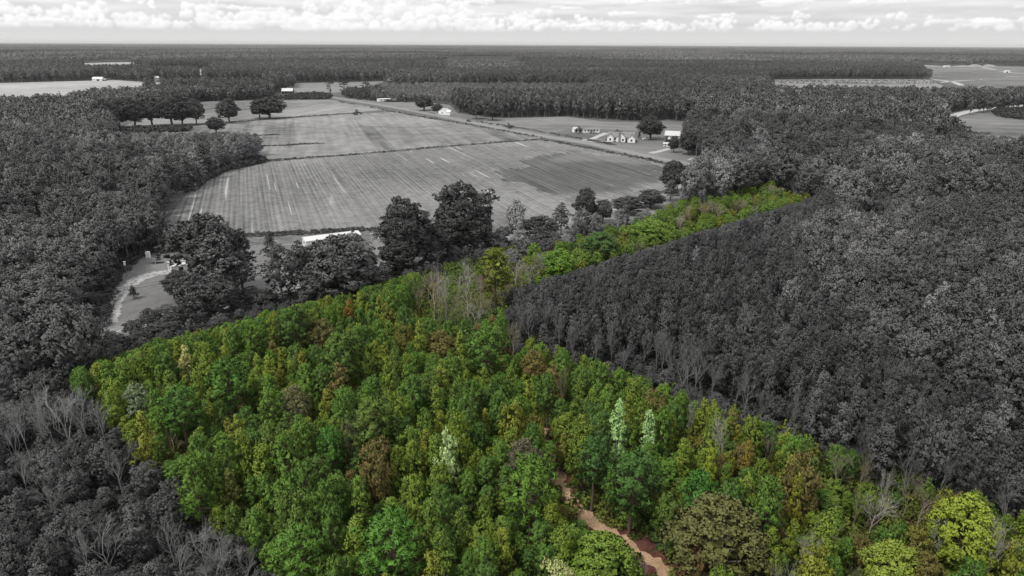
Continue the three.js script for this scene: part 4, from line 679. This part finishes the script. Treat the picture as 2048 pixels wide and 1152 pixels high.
// --- forest to the horizon, in blocks of a few hundred crowns
{
  const r = rng(818), blocks = [];
  for (let b = 0; b < 4; b++) {
    const crowns = [], S = 90, n = 190;
    for (let k = 0; k < n; k++) {   // each tree of the block with its own plain colour
      const L = new Leafage(), x = (r() - 0.5) * S, z = (r() - 0.5) * S, h = 13 + 6 * r(), w = 2.6 + 1.8 * r(), tone = 0.72 + 0.56 * r() + (r() < 0.05 ? 0.5 : 0);
      for (let q = 0; q < 34; q++) { const d = randDir(r); if (d.y < -0.2) d.y *= -1; const p = V(x + d.x * w, h - 3.4 + d.y * 3.4, z + d.z * w), nn = V().copy(d).addScaledVector(randDir(r), 0.4).normalize(), gg = V().copy(nn).multiplyScalar(0.6).add(randDir(r)); if (gg.dot(nn) < 0) gg.negate(); gg.normalize(); const t = V().crossVectors(gg, randDir(r)).normalize(), bb = V().crossVectors(gg, t); L.leaf(p, t, bb, 1.15, 0.85, nn); }
      crowns.push(dyed(L.geo(), [tone, tone, tone]));
    }
    blocks.push(mergeGeometries(crowns));
  }
  const list = [], SPAN = 0.72; let d = 2330;
  while (d < 22000) {
    const k0 = d < 5000 ? 1 : d < 10000 ? 1.6 : 2.6, step = 84 * k0, n = Math.floor(2 * SPAN * d / step);
    for (let k = 0; k < n; k++) {
      const a = -SPAN + 2 * SPAN * (k + 0.5 + 0.5 * (r() - 0.5)) / n, dd = d + (r() - 0.5) * step * 0.4, x = Math.sin(a) * dd, z = -Math.cos(a) * dd; const q = r(), q2 = r();
      if (isOpen(x, z)) continue;
      const v = clamp(0.125 + 0.2 * (fbm(x * 0.0014 + 5, z * 0.0011, 4) - 0.47) + (fbm(x * 0.004 + 95, z * 0.0022, 2) > 0.66 ? 0.05 : 0), 0.06, 0.24);
      list.push({ x, z, sx: k0 * 1.06, sy: 0.9 + 0.35 * q, turn: Math.floor(q2 * 4) * Math.PI / 2 - a, geo: blocks[Math.floor(q * 3.999)], tint: [v, v, v] });
    }
    d += step * 0.97;
  }
  console.log('blocks', list.length);
  mass('horizon_forest', list, 'flat forest reaching to the horizon', 'canopy');
}

// ------------------------------------------------------------------ buildings, vehicles, poles
const M = { poleWood: matte(0.2), white: matte(0.82, 0.82, 0.82, 0.6), whiteRoof: new THREE.MeshStandardMaterial({ color: lin(0.62), roughness: 0.5, metalness: 0.1 }), roof: matte(0.2), darkRoof: matte(0.16), tin: new THREE.MeshStandardMaterial({ color: lin(0.55), roughness: 0.5, metalness: 0.35 }), glass: new THREE.MeshStandardMaterial({ color: lin(0.03), roughness: 0.15, metalness: 0.3 }), board: matte(0.13), brick: matte(0.2), dark: matte(0.04), door: matte(0.3), wood: matte(0.16), concrete: matte(0.3), car: new THREE.MeshPhysicalMaterial({ color: lin(0.02), roughness: 0.35, clearcoat: 1 }), carPale: new THREE.MeshPhysicalMaterial({ color: lin(0.62), roughness: 0.35, clearcoat: 1 }), tyre: matte(0.02), chrome: matte(0.5, 0.5, 0.5, 0.3), wire: matte(0.06), steel: matte(0.35, 0.35, 0.35, 0.5) };
const box = (w, h, d, x = 0, y = 0, z = 0) => new THREE.BoxGeometry(w, h, d).translate(x, y, z);
/* walls with gable ends: the ridge runs along x */
function gabled(w, d, h, rise) { const s = new THREE.Shape([new THREE.Vector2(-d / 2, 0), new THREE.Vector2(d / 2, 0), new THREE.Vector2(d / 2, h), new THREE.Vector2(0, h + rise), new THREE.Vector2(-d / 2, h)]); return new THREE.ExtrudeGeometry(s, { depth: w, bevelEnabled: false }).translate(0, 0, -w / 2).rotateY(Math.PI / 2); }
function pitched(w, d, h, rise, over = 0.4, t = 0.14) { const e = over * rise / (d / 2), s = new THREE.Shape([new THREE.Vector2(-d / 2 - over, h - e + 0.02), new THREE.Vector2(0, h + rise + 0.02), new THREE.Vector2(d / 2 + over, h - e + 0.02), new THREE.Vector2(d / 2 + over, h - e + t), new THREE.Vector2(0, h + rise + t + 0.02), new THREE.Vector2(-d / 2 - over, h - e + t)]); return new THREE.ExtrudeGeometry(s, { depth: w + over * 2, bevelEnabled: false }).translate(0, 0, -w / 2 - over).rotateY(Math.PI / 2); }
function pane(o, w, h, x, y, z, turn = 0, mat = M.glass) { const f = mesh('window', box(w + 0.2, h + 0.2, 0.06), M.white, o); f.position.set(x, y, z); f.rotation.y = turn; const g = mesh('pane', box(w, h, 0.04, 0, 0, 0.03), mat, f); return g; }
function doorway(o, x, z, turn = 0, y = 0.25, mat = M.door) { const f = mesh('door', box(0.95, 2.05, 0.07), mat, o); f.position.set(x, y + 1.03, z); f.rotation.y = turn; mesh('handle', box(0.05, 0.12, 0.05, 0.36, -0.05, 0.06), M.chrome, f); return f; }
function facing(a, b) { const p = ground(...a), q = ground(...b); return { x: (p.x + q.x) / 2, z: (p.z + q.z) / 2, len: Math.hypot(q.x - p.x, q.z - p.z), turn: -Math.atan2(q.z - p.z, q.x - p.x) }; }
function mobileHome(a, b, deep, label, opt = {}) {
  const f = facing(a, b), w = opt.len ?? f.len, o = thing('mobile_home', label, 'mobile home', f.x, f.z, f.turn);
  mesh('skirting', box(w - 0.1, 0.7, deep - 0.1, 0, 0.35, -deep / 2), M.concrete, o);
  mesh('wall', gabled(w, deep, 2.45, 0.5).translate(0, 0.7, -deep / 2), M.white, o);
  mesh('roof', pitched(w, deep, 3.15, 0.5, 0.25, 0.1).translate(0, 0, -deep / 2), opt.roof ?? M.whiteRoof, o);
  for (let k = 0; k < 5; k++) if (k !== 2) pane(o, 1.1, 1.0, (k - 2) * w / 5.4, 2.2, 0.03);
  doorway(o, 0, 0.03, 0, 0.75); pane(o, 1.0, 1.0, w / 2 + 0.03, 2.2, -deep / 2, Math.PI / 2); pane(o, 1.0, 1.0, -w / 2 - 0.03, 2.2, -deep / 2, -Math.PI / 2);
  const st = mesh('porch', box(2.4, 0.7, 1.6, 0, 0.35, 0.86), M.wood, o); mesh('step', box(1.2, 0.35, 0.5, 0, 0.175, 1.93), M.wood, st);
  if (opt.porch) { mesh('porch_roof', box(5, 0.12, 2.4, 0, 2.95, 1.3), M.roof, o); for (const s of [-2.3, 0, 2.3]) mesh('post', box(0.12, 2.9, 0.12, s, 1.45, 2.35), M.white, o); }
  return o;
}
mobileHome([612, 503], [724, 488], 5.2, 'long white mobile home with a white roof behind the wide round oak', { len: 17 });
mobileHome([346, 556], [484, 532], 5.4, 'white mobile home hidden behind tall yard trees at the end of the drive');
mobileHome([1166, 267.5], [1199, 267], 6, 'white mobile home with a front porch beside a round black-looking shrub', { porch: true, roof: M.roof });
mobileHome([758, 204.5], [794, 203], 6, 'long pale mobile home behind roadside shrubs on the straight road');
{ // the white house with three gables
  const p = ground(1241, 284), o = thing('white_house', 'white house with three front gables and a chimney beside the straight road', 'house', p.x, p.z, -0.22);
  mesh('wall', gabled(17, 8, 3, 2.6).translate(0, 0.3, -4), M.white, o); mesh('roof', pitched(17, 8, 3.3, 2.6).translate(0, 0, -4), M.roof, o); mesh('foundation', box(16.9, 0.35, 7.9, 0, 0.17, -4), M.brick, o);
  for (const [x, w, d, h, r] of [[-6.6, 4.2, 2.4, 3, 2.0], [0.4, 5.4, 3.2, 3.2, 2.6], [7.2, 4.6, 4.4, 2.7, 2.1]]) { const g = mesh('gable_wing', gabled(d, w, h, r).rotateY(Math.PI / 2).translate(x, 0.28, d / 2 - 0.02), M.white, o); mesh('wing_roof', pitched(d + 2, w, h + 0.28, r, 0.35).rotateY(Math.PI / 2).translate(x, 0.015, d / 2 - 1), M.roof, g); pane(o, 1.1, 1.3, x + (x > 0 && x < 1 ? 1.3 : 0), 1.8, d + 0.03); }
  const c = mesh('chimney', box(1.1, 6.6, 0.7, -0.6, 3.3, 3.55), M.brick, o); mesh('chimney_cap', box(1.3, 0.2, 0.9, -0.6, 6.7, 3.55), M.concrete, c);
  doorway(o, 3.8, 0.05); pane(o, 1, 1.3, -3.6, 1.9, 0.05); pane(o, 1, 1.3, 8.53, 1.9, -4, Math.PI / 2); mesh('porch_roof', box(3, 0.12, 2, 4.3, 2.9, 1.05), M.roof, o); for (const x of [3.1, 4.55]) mesh('post', box(0.14, 2.85, 0.14, x, 1.42, 1.9), M.white, o);
}
function shed(name, label, px, py, w, d, h, rise, turn, wall, roof, more) { const p = ground(px, py), o = thing(name, label, more?.cat ?? 'shed', p.x, p.z, turn); mesh('wall', gabled(w, d, h, rise), wall, o); mesh('roof', pitched(w, d, h, rise, 0.35), roof, o); more?.build?.(o, w, d, h); return o; }
shed('garden_shed', 'small white shed left of the mobile home with the porch', 1151, 264, 4, 3.4, 2.5, 0.9, 0.4, M.white, M.whiteRoof, { build: (o, w, d) => { doorway(o, 0, d / 2 + 0.04, 0, 0.05); pane(o, 0.8, 0.8, w / 2 + 0.03, 1.5, 0, Math.PI / 2); } });
shed('old_barn', 'old dark board barn with a pale tin roof and lean-to', 1345, 284, 9.5, 7, 4.6, 2.4, -0.35, M.board, M.tin, { cat: 'barn', build: (o, w, d, h) => { const l = mesh('lean_to', box(w - 2, 0.12, 4.2), M.tin, o); l.position.set(1.4, 3.2, d / 2 + 2); l.rotation.x = 0.28; for (const x of [-2, 1.4, 4.6]) mesh('post', box(0.2, 2.6, 0.2, x, 1.3, d / 2 + 3.9), M.wood, o); mesh('barn_door', box(2.6, 3, 0.1, -2.6, 1.5, d / 2 + 0.06), M.dark, o); mesh('loft_door', box(0.1, 1.3, 1.2, -w / 2 - 0.06, 4.3, 0), M.dark, o); } });
shed('store_shed', 'little white shed in front of the old barn', 1333, 293, 3.8, 2.4, 1.9, 0.5, -0.2, M.white, M.whiteRoof, { build: (o, w, d) => { doorway(o, -0.8, d / 2 + 0.04, 0, 0.02); pane(o, 0.6, 0.6, 0.9, 1.3, d / 2 + 0.04); } });
shed('small_house', 'small white gabled house with dark bushes beside the straight road', 889, 229, 9, 8, 3, 2.6, 1.2, M.white, M.whiteRoof, { cat: 'house', build: (o, w, d, h) => { doorway(o, 0, d / 2 + 0.04, 0, 0.1); for (const x of [-2.8, 2.8]) pane(o, 1, 1.2, x, 1.8, d / 2 + 0.04); pane(o, 1, 1.2, w / 2 + 0.04, 1.8, 0, Math.PI / 2); pane(o, 1, 1.2, -w / 2 - 0.04, 1.8, 0, -Math.PI / 2); const c = mesh('chimney', box(0.8, 2.4, 0.8, 1.5, 5.6, 0.6), M.brick, o); mesh('chimney_cap', box(1, 0.15, 1, 1.5, 6.85, 0.6), M.concrete, c); mesh('side_wing', gabled(4, 5, 2.6, 1.6).rotateY(Math.PI / 2).translate(-2.4, 0, d / 2 + 1.9), M.white, o); mesh('wing_roof', pitched(4, 5, 2.6, 1.6, 0.3).rotateY(Math.PI / 2).translate(-2.4, 0.02, d / 2 + 1.9), M.whiteRoof, o); } });
shed('farm_shed', 'open-fronted farm shed with a pale roof at the end of the hay field', 576, 187.5, 13, 9, 3.6, 3, 0.1, M.dark, M.whiteRoof, { build: (o, w, d) => { for (const x of [-6, -3, 0, 3, 6]) mesh('post', box(0.25, 3.4, 0.25, x, 1.7, d / 2 + 0.3), M.wood, o); mesh('side_panel', box(0.12, 3.3, 3, -6.6, 1.65, d / 2 - 1), M.white, o); } });
shed('field_barn', 'pale-roofed low barn on the far pale field', 197, 161.5, 15, 10, 3, 3, 0.2, M.white, M.whiteRoof, { cat: 'barn', build: (o, w, d) => { mesh('barn_door', box(4, 2.6, 0.1, 1, 1.3, d / 2 + 0.06), M.dark, o); pane(o, 1.2, 1, -4, 1.8, d / 2 + 0.05); } });
shed('field_shed', 'dark low shed beside the pale-roofed barn', 209, 161.5, 7, 5, 2.4, 0.8, 0.1, M.board, M.tin, { build: (o, w, d) => mesh('barn_door', box(3, 2, 0.1, 0, 1, d / 2 + 0.06), M.dark, o) });
shed('tall_white_house', 'narrow two-storey white house beyond the tree belt', 314, 163, 6.5, 6.5, 6, 2.4, 0.8, M.white, M.whiteRoof, { cat: 'house', build: (o, w, d) => { for (const y of [1.6, 4.4]) for (const x of [-1.7, 1.7]) pane(o, 0.9, 1.2, x, y, d / 2 + 0.04); doorway(o, 0, d / 2 + 0.04, 0, 0.05); } });
shed('woods_cabin', 'pale metal roof of a cabin showing among dark trees', 1826, 242, 11, 6.5, 4.4, 1.6, 0.5, M.white, M.whiteRoof, { cat: 'cabin', build: (o, w, d) => { pane(o, 1, 1, -3, 2.4, d / 2 + 0.04); doorway(o, 1, d / 2 + 0.04, 0, 0.1); } });
shed('site_office', 'long white site office in the far clearing', 1893, 134.5, 18, 7, 3.4, 1.2, 0.1, M.white, M.whiteRoof, { cat: 'building', build: (o, w, d) => { for (const x of [-6, -2, 2, 6]) pane(o, 1.4, 1.1, x, 2, d / 2 + 0.04); doorway(o, 0, d / 2 + 0.04, 0, 0.1); } });
shed('site_shed', 'lone white shed on the track of the far clearing', 2013, 145.5, 11, 7, 3.4, 1.4, -0.2, M.white, M.whiteRoof, { build: (o, w, d) => { mesh('barn_door', box(4, 2.8, 0.1, 0, 1.4, d / 2 + 0.06), M.dark, o); } });
for (const [x, y, r, h, l] of [[1950, 134.5, 26, 8, 'lower pale earth mound in the far clearing'], [1978, 135, 22, 9, 'higher pointed earth mound in the far clearing'], [1925, 134, 30, 5, 'long flat earth mound beside the site office']]) { const p = ground(x, y), g = new THREE.SphereGeometry(1, 28, 14, 0, 6.283, 0, 1.57); const a = g.attributes.position; for (let i = 0; i < a.count; i++) { const nx = a.getX(i), ny = a.getY(i), nz = a.getZ(i), k = 0.8 + 0.4 * fbm(nx * 2 + x, nz * 2, 3); a.setXYZ(i, nx * r * k, Math.pow(ny, 1.5) * h * k - 0.05, nz * r * 0.7 * k); } g.computeVertexNormals(); const m = mesh('earth_mound', g, matte(0.24, 0.24, 0.24, 1)); m.position.set(p.x, 0, p.z); m.userData = { label: l, category: 'mound', group: 'earth mounds of the far clearing' }; }
// vehicles
function carThing(name, label, px, py, turn, paint, pickup = false) {
  const p = ground(px, py), o = thing(name, label, pickup ? 'pickup' : 'car', p.x, p.z, turn); o.position.y = 0.12;
  const s = new THREE.Shape(); (pickup ? [[-2.6, 0.35], [2.6, 0.35], [2.6, 0.95], [1.5, 1.05], [0.8, 1.75], [-0.6, 1.78], [-0.8, 1.05], [-2.6, 1.0]] : [[-2.3, 0.35], [2.3, 0.35], [2.35, 0.8], [1.4, 0.95], [0.7, 1.5], [-1.1, 1.5], [-1.9, 1.0], [-2.3, 0.95]]).forEach(([x, y], i) => i ? s.lineTo(x, y) : s.moveTo(x, y));
  mesh('body', new THREE.ExtrudeGeometry(s, { depth: 1.6, bevelEnabled: true, bevelSize: 0.08, bevelThickness: 0.08, bevelSegments: 2 }).translate(0, 0, -0.8), paint, o);
  for (const z of [-0.9, 0.9]) { mesh('side_window', box(1.5, 0.36, 0.03, pickup ? 0.1 : -0.15, pickup ? 1.4 : 1.22, z), M.glass, o); for (const x of [-1.5, 1.5]) { const w = mesh('wheel', new THREE.CylinderGeometry(0.34, 0.34, 0.22, 16).rotateX(Math.PI / 2), M.tyre, o); w.position.set(x, 0.34, z * 0.9); mesh('rim', new THREE.CylinderGeometry(0.19, 0.19, 0.24, 12).rotateX(Math.PI / 2), M.chrome, w); } }
  const ws = mesh('windscreen', box(0.03, 0.62, 1.4), M.glass, o); ws.position.set(1.2, 1.26, 0); ws.rotation.z = pickup ? 0.78 : 0.9; for (const z of [-0.6, 0.6]) mesh('headlight', box(0.06, 0.16, 0.3, 2.42 + (pickup ? 0.26 : 0), 0.68, z), M.white, o);
}
carThing('black_car', 'black car driving along the straight road', 937, 243.5, 2.18, M.car);
carThing('white_car', 'white car parked left of the small white house', 876, 230.5, 0.2, M.carPale);
carThing('pale_pickup', 'pale pickup parked under the single large dark tree', 1292, 280, 0.3, M.carPale, true);
carThing('dark_car', 'dark car parked beside the right gable of the white house', 1266, 282, -0.5, M.car);
carThing('site_pickup', 'white pickup on the near sandy lane of the far clearing', 1962, 160.5, 0.2, M.carPale, true);
{ // things on the lawn by the drive
  let p = ground(315, 526), o = thing('utility_trailer', 'flat utility trailer with a dark load on the lawn', 'trailer', p.x, p.z, 0.1);
  mesh('deck', box(3.2, 0.12, 1.7, 0, 0.6, 0), M.wood, o); mesh('drawbar', box(1.3, 0.09, 0.1, 2.2, 0.55, 0), M.steel, o); mesh('side_rail', box(3.2, 0.3, 0.06, 0, 0.8, 0.85), M.steel, o); mesh('side_rail', box(3.2, 0.3, 0.06, 0, 0.8, -0.85), M.steel, o); mesh('load', new THREE.SphereGeometry(0.7, 14, 9).scale(1, 0.6, 0.8).translate(0.4, 0.95, 0), M.dark, o);
  for (const z of [-0.95, 0.95]) { const w = mesh('wheel', new THREE.CylinderGeometry(0.36, 0.36, 0.2, 16).rotateX(Math.PI / 2), M.tyre, o); w.position.set(-0.2, 0.36, z); mesh('rim', new THREE.CylinderGeometry(0.2, 0.2, 0.22, 10).rotateX(Math.PI / 2), M.chrome, w); }
  p = ground(297, 516); o = thing('storage_cabinet', 'white upright cabinet standing at the edge of the dark wood', 'cabinet', p.x, p.z, 0.15);
  mesh('body', box(1.1, 1.9, 0.8, 0, 1.0, 0), M.white, o); for (const x of [-0.27, 0.27]) { const d = mesh('door', box(0.5, 1.75, 0.05, x, 1.0, 0.43), M.white, o); mesh('handle', box(0.04, 0.25, 0.05, x * 0.25, 1.0, 0.47), M.steel, d); } mesh('base', box(1.2, 0.1, 0.9, 0, 0.05, 0), M.concrete, o);
  p = ground(254, 553); o = thing('yard_light_pole', 'dark thin pole carrying a white box at the lawn edge', 'pole', p.x, p.z, 0.2);
  mesh('pole', new THREE.CylinderGeometry(0.06, 0.09, 3.3, 8).translate(0, 1.65, 0), M.wood, o); const bx = mesh('box', box(0.45, 1.0, 0.3, 0, 3.7, 0), M.white, o); mesh('lid', box(0.6, 0.08, 0.42, 0, 4.24, 0), M.white, bx);
  for (const [x, y, l] of [[743, 480, 'white clothesline post with a crossbar near the dark peaked tree'], [757, 479, 'white clothesline post nearer to the vines']]) { p = ground(x, y); o = thing('clothesline_post', l, 'post', p.x, p.z, 0.9, 'clothesline posts'); mesh('post', new THREE.CylinderGeometry(0.07, 0.07, 2.1, 8).translate(0, 1.05, 0), M.white, o); mesh('crossbar', box(1.5, 0.1, 0.1, 0, 2.12, 0), M.white, o); }
  p = ground(170, 682); o = thing('mailbox', 'pale mailbox on a post at the side road', 'mailbox', p.x, p.z, 0.4); mesh('post', box(0.12, 1.1, 0.12, 0, 0.55, 0), M.wood, o); mesh('box', new THREE.CapsuleGeometry(0.17, 0.3, 4, 10).rotateZ(Math.PI / 2).translate(0, 1.25, 0), M.white, o); mesh('flag', box(0.03, 0.2, 0.12, 0.1, 1.4, 0.19), M.dark, o);
}
// utility poles and their wires
function pole(px, py, h, turn, label, group) {
  const p = ground(px, py), o = thing('utility_pole', label, 'utility pole', p.x, p.z, turn, group);
  mesh('pole', new THREE.CylinderGeometry(0.11, 0.17, h, 9).translate(0, h / 2, 0), M.poleWood, o); mesh('crossarm', box(2.2, 0.12, 0.14, 0, h - 0.5, 0), M.wood, o);
  for (const x of [-0.95, 0, 0.95]) mesh('insulator', new THREE.CylinderGeometry(0.05, 0.07, 0.2, 8).translate(x, h - (x ? 0.34 : -0.1), 0), M.concrete, o);
  return [p.x, h, p.z];
}
function wires(name, label, pts, sides, group) {
  const o = thing(name, label, 'power line', 0, 0, 0, group);
  for (const s of sides) for (let k = 0; k + 1 < pts.length; k++) { const a = pts[k], b = pts[k + 1], l = Math.hypot(b[0] - a[0], b[2] - a[2]), nx = (b[2] - a[2]) / l * s, nz = -(b[0] - a[0]) / l * s, c = []; for (let t = 0; t <= 12; t++) { const u = t / 12; c.push(V(lerp(a[0], b[0], u) + nx, lerp(a[1], b[1], u) - 0.28 - 4 * u * (1 - u) * l * 0.018, lerp(a[2], b[2], u) + nz)); } mesh('wire', limb(c, taper(13, 0.028, 0.028), 4), M.wire, o); }
}
const sideDir = (px, py) => 0.75;
const near2 = [[-120, 735], [96, 684], [388, 626], [640, 562], [830, 512]].map(([x, y]) => pole(x, y, 9.5, 0.75, 'grey wooden utility pole on the far side of the side road', 'utility poles along the side road'));
wires('power_line', 'pair of thin wires strung along the side road', near2, [-0.95, 0.95]);
const road1Poles = [[1391, 322, 'utility pole by the junction in front of the wood'], [1357, 308, 'utility pole before the small dark tree at the old barn'], [1018, 250, 'utility pole at the edge of the pale grass field'], [952, 243, 'utility pole beside the ragged roadside tree'], [851, 224, 'utility pole near the bushy roadside tree'], [754, 206, 'utility pole before the long pale mobile home']].map(([x, y, l]) => pole(x, y, 9.5, 0.6, l, 'utility poles along the straight road'));
wires('power_line', 'thin wires strung along the straight road', road1Poles, [-0.95, 0.95]);
pole(1583, 350, 13, 0.4, 'single pale utility pole rising from the tall wood');

// ------------------------------------------------------------------ pale air over the far woods
scene.fog = new THREE.FogExp2(0xf4f4f4, 0.000028);
renderer.render(scene, camera);
